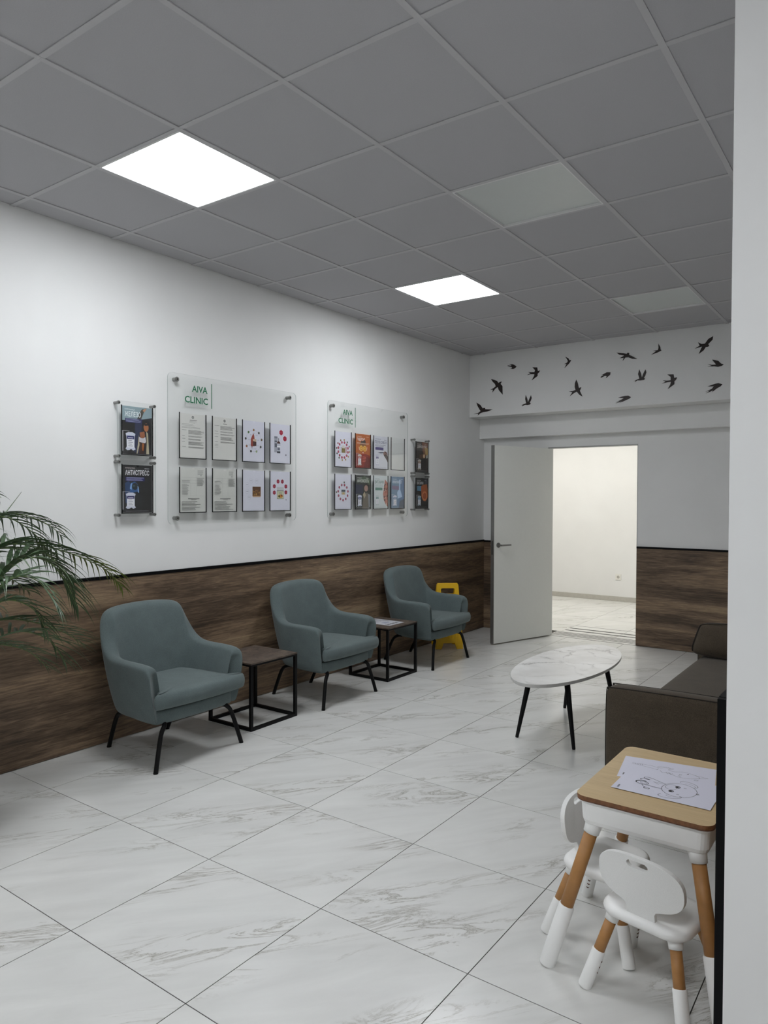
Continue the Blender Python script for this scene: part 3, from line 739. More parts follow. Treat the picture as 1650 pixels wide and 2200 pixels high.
def p_stress():
    s = Sheet(PW, PH, '#08080c'); s.poly([(.08, .62), (.2, .66), (.3, .6), (.28, .2), (.1, .2)], '#143a66'); s.poly([(.24, .46), (.30, .62), (.40, .655), (.5, .6), (.55, .5), (.56, .42), (.5, .4), (.5, .1), (.3, .1)], '#27568f'); s.circ(.41, .55, .10, '#0f1c22', 22); s.circ(.38, .56, .03, '#3a5a60', 10)
    s.poly([(.24, .5), (.27, .6), (.32, .63), (.30, .48)], '#7ea6d8'); s.poly([(.5, .56), (.53, .54), (.54, .42), (.51, .42)], '#9cc0ea'); s.poly([(.36, .42), (.5, .44), (.66, .3), (.62, .02), (.4, .02)], '#12161a')
    s.text('КАПЕЛЬНИЦА', .09, .915, .42, .95, '#c7bcbc'); s.text('АНТИСТРЕСС', .09, .785, .9, .895, '#e6e6ea'); s.rect(.74, .925, .9, .934, '#cfcfd6'); s.rect(.1, .66, .74, .745, '#14145c'); s.lines(.13, .74, .735, 3, .024, '#b5b8d8', .008); s.bag(.10, .08, .34, .34, '#17175e'); s.rect(.1, .03, .88, .036, '#9a9aa4'); return s
def p_amino(): return photo_poster('#2c2f2b', 'АМИНОКИСЛОТЫ', '#d8dad2', [([(.2, .9), (.6, .98), (1, .9), (1, .7), (.5, .8)], '#4a5a46'), ([(0, .45), (.5, .45), (.5, .72), (0, .72)], '#242842'), ((.74, .66, .17), '#2a2622'), ((.72, .61, .13), '#a68578'), ([(.45, .0), (.95, .0), (1, .34), (.8, .48), (.55, .44)], '#6d6558'), ([(.5, .42), (.62, .52), (.7, .4), (.6, .3)], '#b0a287'), ([(.85, .45), (1, .42), (1, .05), (.9, .02)], '#8f9296')], '#33407a', t_u=.9)
def p_vit():
    s = Sheet(PW, PH, '#cdd4d6'); r = random.Random(9); s.text('КАПЕЛЬНИЦА', .08, .885, .42, .92, '#6f7d7d'); s.text('ВИТАМИН', .08, .765, .72, .865, '#5d7a76'); s.lines(.08, .75, .73, 2, .035, '#6d8785', .01, .2); s.rect(.1, .56, .62, .645, '#4f8072')
    s.poly([(.8, .9), (.92, .84), (1, .8), (1, .05), (.86, .12), (.72, .25), (.66, .45), (.72, .62)], '#b0695a')
    for k in range(26): s.circ(.74+.24*r.random(), .1+.68*r.random(), .045, r.choice(['#c98a7a', '#8c3c30', '#d8b0a0', '#5b2a26', '#b4543f', '#3b2c2c']), 9)
    s.bag(.12, .09, .24, .32, '#5d8a82', '#bcc6c8'); s.rect(.08, .03, .92, .036, '#9aa'); return s
def p_blue(): return photo_poster('#5d7ea0', 'ИММУНИТЕТ', '#d6e2ee', [([(.55, 0), (1, 0), (1, 1), (.8, 1), (.6, .6)], '#3f6a9a'), ([(.62, .92), (.72, .9), (.7, .6), (.86, .36), (.5, .3), (.46, .5), (.6, .62)], '#a9c6e6'), ([(.06, .6), (.6, .58), (.6, .70), (.06, .72)], '#6b5a80'), ([(.66, .22), (1, .3), (1, 0), (.6, 0)], '#28425e')], '#3c6a9c')
def p_morning(): return photo_poster('#2a1f1c', 'ДОБРОЕ УТРО', '#d8d0cc', [([(.5, 1), (1, .98), (1, .5), (.7, .55), (.55, .7)], '#7a4a30'), ([(.72, .85), (1, .8), (1, .55), (.78, .6)], '#b08f52'), ([(.3, .55), (.62, .62), (.8, .5), (.6, .44), (.3, .46)], '#5a3b28'), ((.68, .53, .09), '#c9a888'), ([(.85, .56), (1, .58), (1, .48), (.85, .46)], '#a9a8a0'), ([(.45, .44), (.8, .44), (.9, 0), (.45, 0)], '#1c1618')], '#8a5a2c', '#b9b2ac', .9)
def p_orange(): return photo_poster('#161416', 'ВИТАМИН', '#c9c9cc', [([(.76, .98), (.98, .95), (.98, .74), (.8, .76)], '#3d3c4c'), ([(.1, .58), (.46, .56), (.46, .74), (.1, .74)], '#4f7f9c'), ([(.44, .72), (.6, .78), (.95, .8), (1, .6), (1, .36), (.85, .24), (.6, .26), (.46, .4)], '#a4572a'), ((.74, .40, .24), '#c0683a'), ((.74, .40, .20), '#d68a58'), ((.74, .40, .15), '#a84e24')], '#3f7fa4', '#a9b4c0', .62)

def pocket(parent, y0, z0, x, w=0.222, h=0.299):
    """clear A4 pocket with black U edge; local to parent at origin"""
    e = 0.0045; nt = 0.012
    out = [(y0, z0), (y0+w, z0), (y0+w, z0+h-.004)] + [(y0+w/2+nt*math.cos(a), z0+h-.004-nt*math.sin(a)) for a in [PI*k/8 for k in range(9)]] + [(y0, z0+h-.004)]
    m = MB(); n = len(out); vs = [(xx, y, z) for xx in (x+.0035, x+.0047) for y, z in out]
    m.add(vs, [tuple(range(n)), tuple(range(n, 2*n))] + [(k, (k+1) % n, n+(k+1) % n, n+k) for k in range(n)])
    p = m.build('pocket', M['acrylic'], parent)
    u = MB(); u.box(x, y0-.001, z0, x+.0052, y0+e-.001, z0+h); u.box(x, y0+w-e+.001, z0, x+.0052, y0+w+.001, z0+h); u.box(x, y0-.001, z0-.002, x+.0052, y0+w+.001, z0+e-.002)
    u.build('pocket_edge', M['black'], p)
def acrylic_panel(name, parent, x0, x1, y0, z0, y1, z1, r):
    ol = rrect(y0, z0, y1, z1, r, 6); m = MB(); n = len(ol)
    vs = [(x, y, z) for x in (x0, x1) for y, z in ol]
    m.add(vs, [tuple(range(n)), tuple(range(n, 2*n))], 0); m.add(vs, [(k, (k+1) % n, n+(k+1) % n, n+k) for k in range(n)], 1)
    return m.build(name, [M['acrylic'], M['acrylic_edge']], parent, fix=False)
def standoff(parent, y, z, x0, x1, r=.013):
    m = MB(); m.tube([(x0, y, z), (x1, y, z)], r, 16); m.tube([(x1, y, z), (x1+.003, y, z)], r*1.25, 16); m.tube([(x1+.003, y, z), (x1+.006, y, z)], r*1.05, 16)
    b = m.build('standoff_bolt', M['steel'], parent, bevel=.0008)
    MB().tube([(x1+.006, y, z), (x1+.0064, y, z)], r*.45, 10).build('screw_recess', M['dark'], b)
XB0, XB1 = XL+.030, XL+.035
def board(label, y0, z0, y1, z1, py, pz, ty):
    t = thing('notice_board', label, 'notice board')
    acrylic_panel('panel', t, XB0, XB1, y0, z0, y1, z1, .035)
    for y in (y0+.072, y1-.072):
        for z in (z0+.040, z1-.040): standoff(t, y, z, XL, XB1)
    for z in pz:
        for y in py: pocket(t, y, z, XB1)
    # green lettering on the face
    for body, a, b, za, zb in (('AIVA', ty-.131, ty, 2.171, 2.214), ('CLINIC', ty-.19, ty+.003, 2.096, 2.140)):
        vs, fs = text_mesh(body); m = MB()
        m.add([(XB1+.0008, a+(b-a)*u, za+(zb-za)*v) for u, v in vs], fs)
        o = m.build('lettering', M['green'], t, fix=False)
        so = o.modifiers.new('sol', 'SOLIDIFY'); so.thickness = .0007; so.offset = 0
    MB().box(XB1, ty+.034, 2.075, XB1+.001, ty+.040, 2.243).build('green_bar', M['green'], t)
    return t
B1Y = [3.034, 3.309, 3.585, 3.859]; B2Y = [4.613, 4.887, 5.153, 5.420]; PZ = [1.729, 1.372]
board('large clear acrylic notice board, wall end beside the single sheet frames and palm', 2.946, 1.296, 4.148, 2.278, B1Y, PZ, 3.270)
board('clear acrylic notice board with one empty pocket, nearer the open door', 4.527, 1.296, 5.700, 2.272, B2Y, PZ, 4.853)
def place_sheet(s, y, z, x, name, label, group):
    o = s.build(name, (x+.0016, y+(0.222-PW)/2, z+.004), WALLR); tag(o, label, 'sheet', group); return o
XS = XB1
p1 = [[(cert(1), 'white certificate page with round seal and paragraph table'), (cert(2, True), 'white page with round seal, topmost beside herb ring sheet'), (herb_ring(), 'lavender sheet with bottle inside a ring of herbs'), (dropper(), 'lavender sheet with dropper bottle and two red hexagons')],
      [(table_page(3), 'table page directly under the certificate page with paragraph table'), (table_page(5), 'table page directly left of the soap bar sheet'), (soap(), 'lavender sheet with brown soap bar and pale circles'), (jar(), 'lavender sheet with a jar and six red hexagons')]]
p2 = [[(ring_sheet(1, 12, '#a0173c', True, c_bag), 'lavender sheet with red dots and foods in a ring'), (glucose(), 'orange poster with orange slice eyes and drip bag'), (covid(), 'pale grey poster with purple title and a gloved hand'), None],
      [(ring_sheet(2, 11, '#7c1840', False, c_box), 'lavender sheet with dark red dots around a small box'), (p_amino(), 'dark poster of a figure drinking, with drip bag'), (p_vit(), 'pale poster with green box and red fruit edge'), (p_blue(), 'blue poster with white silhouette and drip bag')]]
for rows, ys in ((p1, B1Y), (p2, B2Y)):
    for ri, row in enumerate(rows):
        for y, it in zip(ys, row):
            if it: place_sheet(it[0], y, PZ[ri], XS, 'printed_sheet', it[1], 'sheets in the notice board pockets')
def frame(label, y0, z0, sheet, slabel):
    t = thing('poster_holder', label, 'poster holder'); x0, x1 = XL+.040, XL+.044
    acrylic_panel('panel', t, x0, x1, y0, z0, y0+.272, z0+.345, .004)
    for y in (y0+.009, y0+.263):
        for z in (z0+.012, z0+.333): standoff(t, y, z, XL, x1, .0085)
    pocket(t, y0+.026, z0+.022, x1)
    o = sheet.build('poster', (x1+.0016, y0+.026+(0.222-PW)/2, z0+.026), WALLR); tag(o, slabel, 'poster', 'posters in single holders')
frame('clear single poster holder with blue grey iron poster', 2.574, 1.708, p_iron(), 'poster reading ЖЕЛЕЗО with woman in white top')
frame('clear single poster holder with black poster, below the blue grey one', 2.574, 1.352, p_stress(), 'black poster reading АНТИСТРЕСС with blue figure')
frame('clear single poster holder with brown morning poster', 5.795, 1.699, p_morning(), 'brown poster with golden morning light and drip bag')
frame('clear single poster holder with black orange-fruit poster', 5.795, 1.347, p_orange(), 'black poster with orange fruit and blue box')

# leaflet on the second side table
lf = Sheet(.305, .215, '#cfd0d6'); rr_ = random.Random(3)
lf.rect(.05, .80, .55, .86, '#4c4c54'); lf.lines(.05, .5, .7, 7, .07, '#9a9aa6', .025, .4, rr_); lf.rect(.55, .3, .72, .6, '#a9aec0')
for k in range(9): lf.rect(.80+.02*(k % 2), .08+.085*k, .93-.015*(k % 3), .13+.085*k, '#3c3c42')
o = lf.build('leaflet', (-3.690, 4.772, .4305), ((1, 0, 0), (0, 1, 0), (0, 0, 1))); tag(o, 'white printed leaflet lying on the side table', 'leaflet')

# ------------------------------------------------------------------ birds
BIRDS = {
'a':[(-3.787,2.508),(-3.739,2.479),(-3.708,2.437),(-3.695,2.444),(-3.681,2.441),(-3.681,2.428),(-3.591,2.418),(-3.657,2.401),(-3.705,2.398),(-3.733,2.391),(-3.770,2.366),(-3.762,2.384),(-3.820,2.385),(-3.767,2.393),(-3.734,2.411),(-3.748,2.429),(-3.772,2.469)],
'b':[(-3.612,2.747),(-3.542,2.721),(-3.523,2.696),(-3.506,2.705),(-3.484,2.707),(-3.499,2.683),(-3.476,2.660),(-3.473,2.568),(-3.518,2.618),(-3.532,2.653),(-3.560,2.638),(-3.595,2.601),(-3.588,2.631),(-3.619,2.631),(-3.578,2.647),(-3.555,2.663),(-3.565,2.689),(-3.593,2.717)],
'c':[(-3.400,2.882),(-3.354,2.875),(-3.331,2.862),(-3.315,2.848),(-3.331,2.833),(-3.354,2.826),(-3.386,2.832),(-3.363,2.838),(-3.372,2.850),(-3.418,2.863),(-3.415,2.870),(-3.377,2.863),(-3.372,2.869)],
'd':[(-3.136,2.822),(-3.083,2.816),(-3.076,2.779),(-3.053,2.781),(-3.061,2.764),(-3.078,2.751),(-3.078,2.727),(-3.143,2.688),(-3.117,2.730),(-3.113,2.748),(-3.157,2.752),(-3.195,2.748),(-3.157,2.763),(-3.184,2.778),(-3.148,2.772),(-3.113,2.769),(-3.107,2.790)],
'e':[(-3.208,2.543),(-3.190,2.501),(-3.183,2.466),(-3.168,2.499),(-3.149,2.537),(-3.142,2.505),(-3.152,2.477),(-3.164,2.462),(-3.152,2.455),(-3.159,2.441),(-3.185,2.437),(-3.216,2.441),(-3.234,2.434),(-3.252,2.426),(-3.240,2.437),(-3.258,2.440),(-3.221,2.452),(-3.203,2.457),(-3.214,2.502)],
'f':[(-2.783,2.892),(-2.750,2.873),(-2.737,2.851),(-2.722,2.854),(-2.725,2.842),(-2.741,2.820),(-2.790,2.778),(-2.768,2.819),(-2.795,2.817),(-2.762,2.832),(-2.755,2.846),(-2.766,2.866)],
'g':[(-2.666,2.652),(-2.649,2.615),(-2.639,2.567),(-2.614,2.572),(-2.622,2.550),(-2.629,2.539),(-2.600,2.478),(-2.632,2.497),(-2.661,2.532),(-2.693,2.517),(-2.732,2.491),(-2.706,2.530),(-2.743,2.539),(-2.702,2.541),(-2.673,2.551),(-2.682,2.579),(-2.680,2.618)],
'h':[(-2.268,2.873),(-2.199,2.859),(-2.171,2.850),(-2.159,2.862),(-2.146,2.853),(-2.149,2.839),(-2.119,2.823),(-2.071,2.791),(-2.119,2.798),(-2.155,2.816),(-2.183,2.817),(-2.208,2.787),(-2.199,2.816),(-2.237,2.816),(-2.207,2.830),(-2.195,2.837),(-2.244,2.852)],
'i':[(-1.879,2.913),(-1.862,2.879),(-1.859,2.855),(-1.849,2.846),(-1.867,2.838),(-1.889,2.829),(-1.943,2.816),(-1.901,2.843),(-1.928,2.850),(-1.882,2.853),(-1.877,2.873)],
'j':[(-1.406,2.921),(-1.411,2.889),(-1.446,2.856),(-1.437,2.838),(-1.449,2.832),(-1.467,2.831),(-1.484,2.804),(-1.525,2.776),(-1.506,2.822),(-1.497,2.840),(-1.558,2.828),(-1.518,2.850),(-1.533,2.882),(-1.503,2.863),(-1.474,2.863),(-1.446,2.901)],
'k':[(-2.423,2.654),(-2.390,2.672),(-2.415,2.670),(-2.361,2.694),(-2.324,2.690),(-2.328,2.666),(-2.370,2.637),(-2.361,2.657),(-2.377,2.661),(-2.417,2.646)],
'l':[(-2.051,2.691),(-2.035,2.653),(-2.026,2.611),(-2.015,2.644),(-1.994,2.685),(-1.985,2.657),(-1.995,2.626),(-2.007,2.607),(-1.997,2.598),(-2.007,2.587),(-2.042,2.586),(-2.069,2.589),(-2.091,2.573),(-2.085,2.586),(-2.103,2.584),(-2.069,2.597),(-2.050,2.605),(-2.062,2.648)],
'm':[(-1.796,2.618),(-1.740,2.614),(-1.734,2.581),(-1.709,2.584),(-1.717,2.564),(-1.732,2.550),(-1.732,2.523),(-1.791,2.483),(-1.769,2.522),(-1.763,2.548),(-1.799,2.546),(-1.845,2.537),(-1.811,2.553),(-1.837,2.568),(-1.800,2.562),(-1.766,2.563),(-1.766,2.592)],
'n':[(-1.413,2.714),(-1.360,2.696),(-1.339,2.671),(-1.316,2.660),(-1.335,2.648),(-1.363,2.644),(-1.394,2.651),(-1.451,2.655),(-1.415,2.659),(-1.451,2.678),(-1.415,2.667),(-1.380,2.666),(-1.395,2.688)],
'o':[(-1.449,2.477),(-1.386,2.496),(-1.358,2.499),(-1.325,2.487),(-1.340,2.469),(-1.371,2.453),(-1.409,2.423),(-1.402,2.437),(-1.463,2.416),(-1.427,2.439),(-1.466,2.431),(-1.413,2.453),(-1.396,2.474)],
'p':[(-2.248,2.441),(-2.183,2.452),(-2.151,2.452),(-2.126,2.436),(-2.139,2.423),(-2.175,2.409),(-2.235,2.388),(-2.211,2.402),(-2.273,2.386),(-2.231,2.407),(-2.272,2.396),(-2.219,2.417),(-2.195,2.431)]}
BL = {'a': 'swallow cutout lowest on the soffit by the left wall corner', 'b': 'large swallow cutout diving with broad spread wings', 'c': 'tiny swallow cutout with folded wings near the ceiling',
 'd': 'swallow cutout with hooked upper wing above a V-winged small one', 'e': 'small swallow cutout with two upright wings, below hooked one', 'f': 'small slim swallow cutout with one raised wing, above large upright one',
 'g': 'large swallow cutout with one wing straight up and fanned tail', 'h': 'swallow cutout gliding with level wings close under the ceiling', 'i': 'small swallow cutout with one sickle wing close under the ceiling',
 'j': 'large swallow cutout with diagonal wings beside the right wall', 'k': 'tiny swallow cutout flying upward with wings swept back', 'l': 'swallow cutout with upright V wings left of hooked-wing one',
 'm': 'largest hooked-wing swallow cutout right of the V-winged one', 'n': 'swallow cutout in level side view with one raised wing', 'o': 'swallow cutout with swept wings lowest near the right wall', 'p': 'swallow cutout with swept wings just above the soffit edge, mid span'}
for k, pts in BIRDS.items():
    cx = sum(p[0] for p in pts)/len(pts); cz = sum(p[1] for p in pts)/len(pts)
    bm = bmesh.new()
    # round the outline a little
    n = len(pts); out = []
    for q in range(n):
        p0, p1, p2, p3 = (Vector(pts[(q+d) % n]) for d in (-1, 0, 1, 2))
        for tt in (0, .34, .67):
            c1 = p1.lerp(p2, tt)
            out.append(c1)
    vs = [bm.verts.new((p.x-cx, 0, p.y-cz)) for p in out]
    es = [bm.edges.new((vs[q], vs[(q+1) % len(vs)])) for q in range(len(vs))]
    bmesh.ops.triangle_fill(bm, edges=es, use_beauty=True, use_dissolve=False)
    r = bmesh.ops.extrude_face_region(bm, geom=bm.faces[:]); bmesh.ops.translate(bm, verts=[e for e in r['geom'] if isinstance(e, bmesh.types.BMVert)], vec=(0, -.003, 0))
    bmesh.ops.recalc_face_normals(bm, faces=bm.faces)
    me = bpy.data.meshes.new('swallow_cutout'); bm.to_mesh(me); bm.free(); me.materials.append(M['bird'])
    o = link('swallow_cutout', me); o.location = (cx, YS, cz); tag(o, 'dark brown ' + BL[k], 'bird decal', 'swallow cutouts on the soffit')

# ------------------------------------------------------------------ coffee table
def coffee_table():
    t = thing('coffee_table', 'oval coffee table with white marble top and black tapered legs', 'coffee table', (-1.735, 4.445, 0))
    ol = lambda k: [(.262*k*math.cos(2*PI*i/64), .665*(1-(1-k)*.4)*math.sin(2*PI*i/64)) for i in range(64)]
    m = MB()
    rings = [[(x, y, .398) for x, y in ol(.975)], [(x, y, .402) for x, y in ol(.992)], [(x, y, .4155) for x, y in ol(1)], [(x, y, .4185) for x, y in ol(.997)]]
    m.loft(rings, caps=False, mi=1); m.add([(x, y, .4185) for x, y in ol(.997)], [tuple(range(64))], 0); m.add([(x, y, .398) for x, y in ol(.975)], [tuple(range(63, -1, -1))], 1)
    m.build('top', [M['marble'], M['edge_white']], t)
    MB().box(-.10, -.33, .380, .10, .33, .398).build('brace', M['black'], t)
    for sx in (-1, 1):
        for sy in (-1, 1):
            tp = Vector((sx*.115, sy*.335, .398)); ft = Vector((sx*.182, sy*.385, 0.0))
            l = MB().tube([tp, tp.lerp(ft, .5), tp.lerp(ft, .985), ft], [.0185, .0145, .0105, .009], 14).build('leg', M['black'], t, smooth=True)
            MB().tube([tp, tp+Vector((0, 0, -.006))], .028, 14).build('mount', M['black'], l)
coffee_table()

# ------------------------------------------------------------------ sofa
def puff(name, x0, y0, z0, x1, y1, z1, r, mat, parent, bulge=.012, nx=7):
    """upholstered block: rounded box, slightly bulged faces"""
    bm = bmesh.new(); bmesh.ops.create_cube(bm, size=1)
    bmesh.ops.subdivide_edges(bm, edges=bm.edges[:], cuts=nx, use_grid_fill=True)
    c = Vector(((x0+x1)/2, (y0+y1)/2, (z0+z1)/2)); s = Vector((x1-x0, y1-y0, z1-z0))
    for v in bm.verts:
        p = Vector([2*q for q in v.co])
        # concentrate verts at edges
        p = Vector([math.copysign(1-(1-abs(q))**1.6, q) for q in p])
        w = Vector((p.x*s.x/2, p.y*s.y/2, p.z*s.z/2)); inn = Vector([max(-(d/2-r), min(d/2-r, q)) for q, d in zip(w, s)])
        d = w-inn
        if d.length > 1e-9: w = inn + d.normalized()*r
        for a in range(3):
            if abs(abs(p[a])-1) < 1e-6:
                o = [p[b] for b in range(3) if b != a]; w[a] += math.copysign(bulge*(1-o[0]**2)*(1-o[1]**2), p[a])
        v.co = c+w
    bmesh.ops.recalc_face_normals(bm, faces=bm.faces)
    me = bpy.data.meshes.new(name); bm.to_mesh(me); bm.free(); me.materials.append(mat)
    me.polygons.foreach_set('use_smooth', [True]*len(me.polygons))
    return link(name, me, parent, sub=1)
def sofa():
    t = thing('sofa', 'dark brown fabric sofa with thin arms against the right wall', 'sofa', (0, 0, 0))
    x0, x1, ya, yb = -1.128, -0.375, 3.335, 5.32
    for q, (a, b) in enumerate(((ya, ya+.115), (yb-.115, yb))):
        arm = puff('arm', x0, a, .05, x1, b, .594, .03, M['brown'], t, .008)
        for yy in (a+.014, b-.014):
            MB().tube(spline([(x0+.004, yy, .07), (x0+.001, yy, .30), (x0+.004, yy, .555), (x0+.014, yy, .580), (x0+.045, yy, .590), (x1-.3, yy, .596), (x1-.04, yy, .590)], 6), .0024, 6).build('piping', M['piping'], arm)
    puff('base', x0+.03, ya+.10, .06, x1, yb-.10, .27, .025, M['brown'], t, .004)
    puff('seat_cushion', x0+.035, ya+.112, .26, x1-.17, yb-.112, .438, .05, M['brown'], t, .012, 9)
    puff('backrest', x1-.20, ya+.112, .26, x1, yb-.112, .80, .05, M['brown'], t, .01)
    for x in (x0+.08, x1-.08):
        for y in (ya+.06, yb-.06): MB().box(x-.025, y-.025, 0, x+.025, y+.025, .055).build('foot', M['black'], t)
    p = thing('sofa_cushion', 'dark brown bolster cushion with piped edges lying on the sofa', 'cushion', (-.895, 5.03, .450))
    p.rotation_euler = (math.radians(-14), 0, math.radians(-4))
    puff('cover', -.225, -.075, 0.0, .245, .075, .205, .03, M['brown'], p, .018)
    cov = p.children[0].data
    for v in cov.vertices: v.co.x += .24*v.co.z*max(0, 1-(v.co.x+.225)/.47)
    MB().tube(spline([(-.212, -.066, .012), (-.214, -.066, .05), (-.186, -.066, .16), (-.162, -.066, .192), (-.07, -.072, .206), (.1, -.078, .212), (.22, -.066, .195)], 5), .0035, 6).build('piping', M['piping'], p)
sofa()

# ------------------------------------------------------------------ children's desk and chairs
def splay_leg(parent, top, foot, r, zc, zs, holes=None):
    """brown shaft with white collar at the top and a white sleeve at the floor"""
    top, foot = Vector(top), Vector(foot); d = foot-top
    at = lambda z: top + d*((top.z-z)/(top.z-foot.z))
    l = MB().tube([at(zc+.004), at(zs-.02)], r, 20).build('leg', M['legwood'], parent, smooth=False)
    for p in l.data.polygons: p.use_smooth = len(p.vertices) == 4
    c = MB().tube([top, at((top.z+zc)/2), at(zc)], [r*1.55, r*1.25, r*1.18], 20).build('collar', M['plastic'], l, smooth=True)
    s = MB().tube([at(zs), at(zs-.003), at(.004), foot], [r*1.12, r*1.2, r*1.22, r*1.15], 20).build('sleeve', M['plastic'], l)
    for p in s.data.polygons: p.use_smooth = len(p.vertices) == 4
    if holes:
        h = Vector(holes).normalized()
        for k in range(3):
            q = at(zs-.03-.016*k); m = MB().tube([q+h*(r*1.19), q+h*(r*1.24)], .005, 10).build('adjustment_hole', M['plywood'], l)
    return l
def desk():
    t = thing('child_desk', "children's desk with beech top, white tray and brown splayed legs", 'desk', (-.6275, 2.445, 0))
    w, d = .2025, .272
    ol = rrect(-w, -d, w, d, .035, 7)
    m = MB(); m.prism(ol, .5375, .5470, 0, 1); m.build('top', [M['beech'], M['ply']], t)
    for k, (a, b) in enumerate(((.5310, .5342), (.5343, .5374))): MB().prism(rrect(-w+.0006, -d+.0006, w-.0006, d-.0006, .035, 7), a, b, 0).build('ply_layer', M['plywood'] if k % 2 == 0 else M['ply'], t)
    def ring(k, z, ins): return [(x, y, z) for x, y in rrect(-w+ins, -d+ins, w-ins, d-ins, .03, 5)]
    MB().loft([ring(0, .531, .006), ring(0, .524, .006), ring(0, .522, .012), ring(0, .468, .015), ring(0, .455, .019), ring(0, .449, .030)]).build('tray', M['plastic'], t, smooth=False, bevel=.002)
    for (fx, fy) in ((-.271, -.312), (.245, -.318), (-.271, .31), (.245, .31)):
        sx, sy = math.copysign(1, fx), math.copysign(1, fy)
        splay_leg(t, (sx*.150, sy*.222, .462), (fx, fy, 0), .0205, .420, .190)
desk()
def kid_chair():
    t = empty('child_chair')      # back at -y, sitter faces +y
    sw, sd = .134, .116
    def ring(z, ins): return [(x, y, z) for x, y in rrect(-sw+ins, -sd+ins, sw-ins, sd-ins, max(.02, .062-ins*.5), 6)]
    MB().loft([ring(.226, .03), ring(.224, .012), ring(.229, .003), ring(.240, 0), ring(.250, .003), ring(.256, .012), ring(.2555, .03), ring(.254, .07)]).build('seat', M['plastic'], t, smooth=True)
    # backrest plate with hand slot: outline in (x, h)
    lob = []
    for k in range(48):
        a = 2*PI*k/48; ex = .130*math.copysign(abs(math.cos(a))**.80, math.cos(a)); ez = .076*math.copysign(abs(math.sin(a))**.76, math.sin(a))
        lob.append((ex, ez))
    # cut tail: replace bottom middle by a neck
    pts = [p for p in lob if not (abs(p[0]) < .062 and p[1] < 0)]
    i0 = max(range(len(pts)), key=lambda i: (pts[i][1] < 0) * (1 if pts[i][0] < 0 else 0) * (i+1))
    left = [p for p in pts if p[1] < 0 and p[0] < 0]; right = [p for p in pts if p[1] < 0 and p[0] > 0]; top = [p for p in pts if p[1] >= 0]
    neck = [(-.056, -.0735), (-.047, -.078), (-.043, -.086), (-.043, -.112), (.043, -.112), (.043, -.086), (.047, -.078), (.056, -.0735)]
    outl = top + sorted(left, key=lambda p: math.atan2(p[1], p[0]) % (2*PI)) + neck + sorted(right, key=lambda p: math.atan2(p[1], p[0]) % (2*PI))
    slot = [(.033*math.copysign(1, math.cos(a))*.55 + .014*math.cos(a), .052 + .011*math.sin(a)) for a in [2*PI*k/20+.001 for k in range(20)]]
    bm = bmesh.new(); es = []
    for loop in (outl, slot):
        vs = [bm.verts.new((x, 0, z)) for x, z in loop]
        es += [bm.edges.new((vs[k], vs[(k+1) % len(vs)])) for k in range(len(vs))]
    bmesh.ops.triangle_fill(bm, edges=es, use_beauty=True, use_dissolve=False)
    r = bmesh.ops.extrude_face_region(bm, geom=bm.faces[:]); bmesh.ops.translate(bm, verts=[e for e in r['geom'] if isinstance(e, bmesh.types.BMVert)], vec=(0, .016, 0))
    # lean back and curve round the sitter
    for v in bm.verts:
        z = v.co.z; x = v.co.x; v.co = Vector((x, v.co.y - sd + .016 - (z+.1)*.16 + x*x*.7, .364+z))
    bmesh.ops.recalc_face_normals(bm, faces=bm.faces)
    me = bpy.data.meshes.new('backrest'); bm.to_mesh(me); bm.free(); me.materials.append(M['plastic2'])
    link('backrest', me, t, bevel=.0035, segs=2)
    for (fx, fy) in ((-.152, -.146), (.152, -.146), (-.152, .146), (.152, .146)):
        sx, sy = math.copysign(1, fx), math.copysign(1, fy)
        splay_leg(t, (sx*.092, sy*.076, .228), (fx, fy, 0), .0165, .200, .112, holes=(-sx, -sy*.2, 0))
    return t
ka = kid_chair(); kb = copy_tree(ka)
ka.location = (-.590, 2.219, 0); ka.rotation_euler = (0, 0, math.radians(-10))
kb.location = (-.809, 2.429, 0); kb.rotation_euler = (0, 0, -PI/2-.107)
tag(ka, "white children's chair with hand slot, back turned away from the sofa", 'child chair', "white children's chairs at the small desk")
tag(kb, "white children's chair tucked under the desk side facing armchairs", 'child chair', "white children's chairs at the small desk")

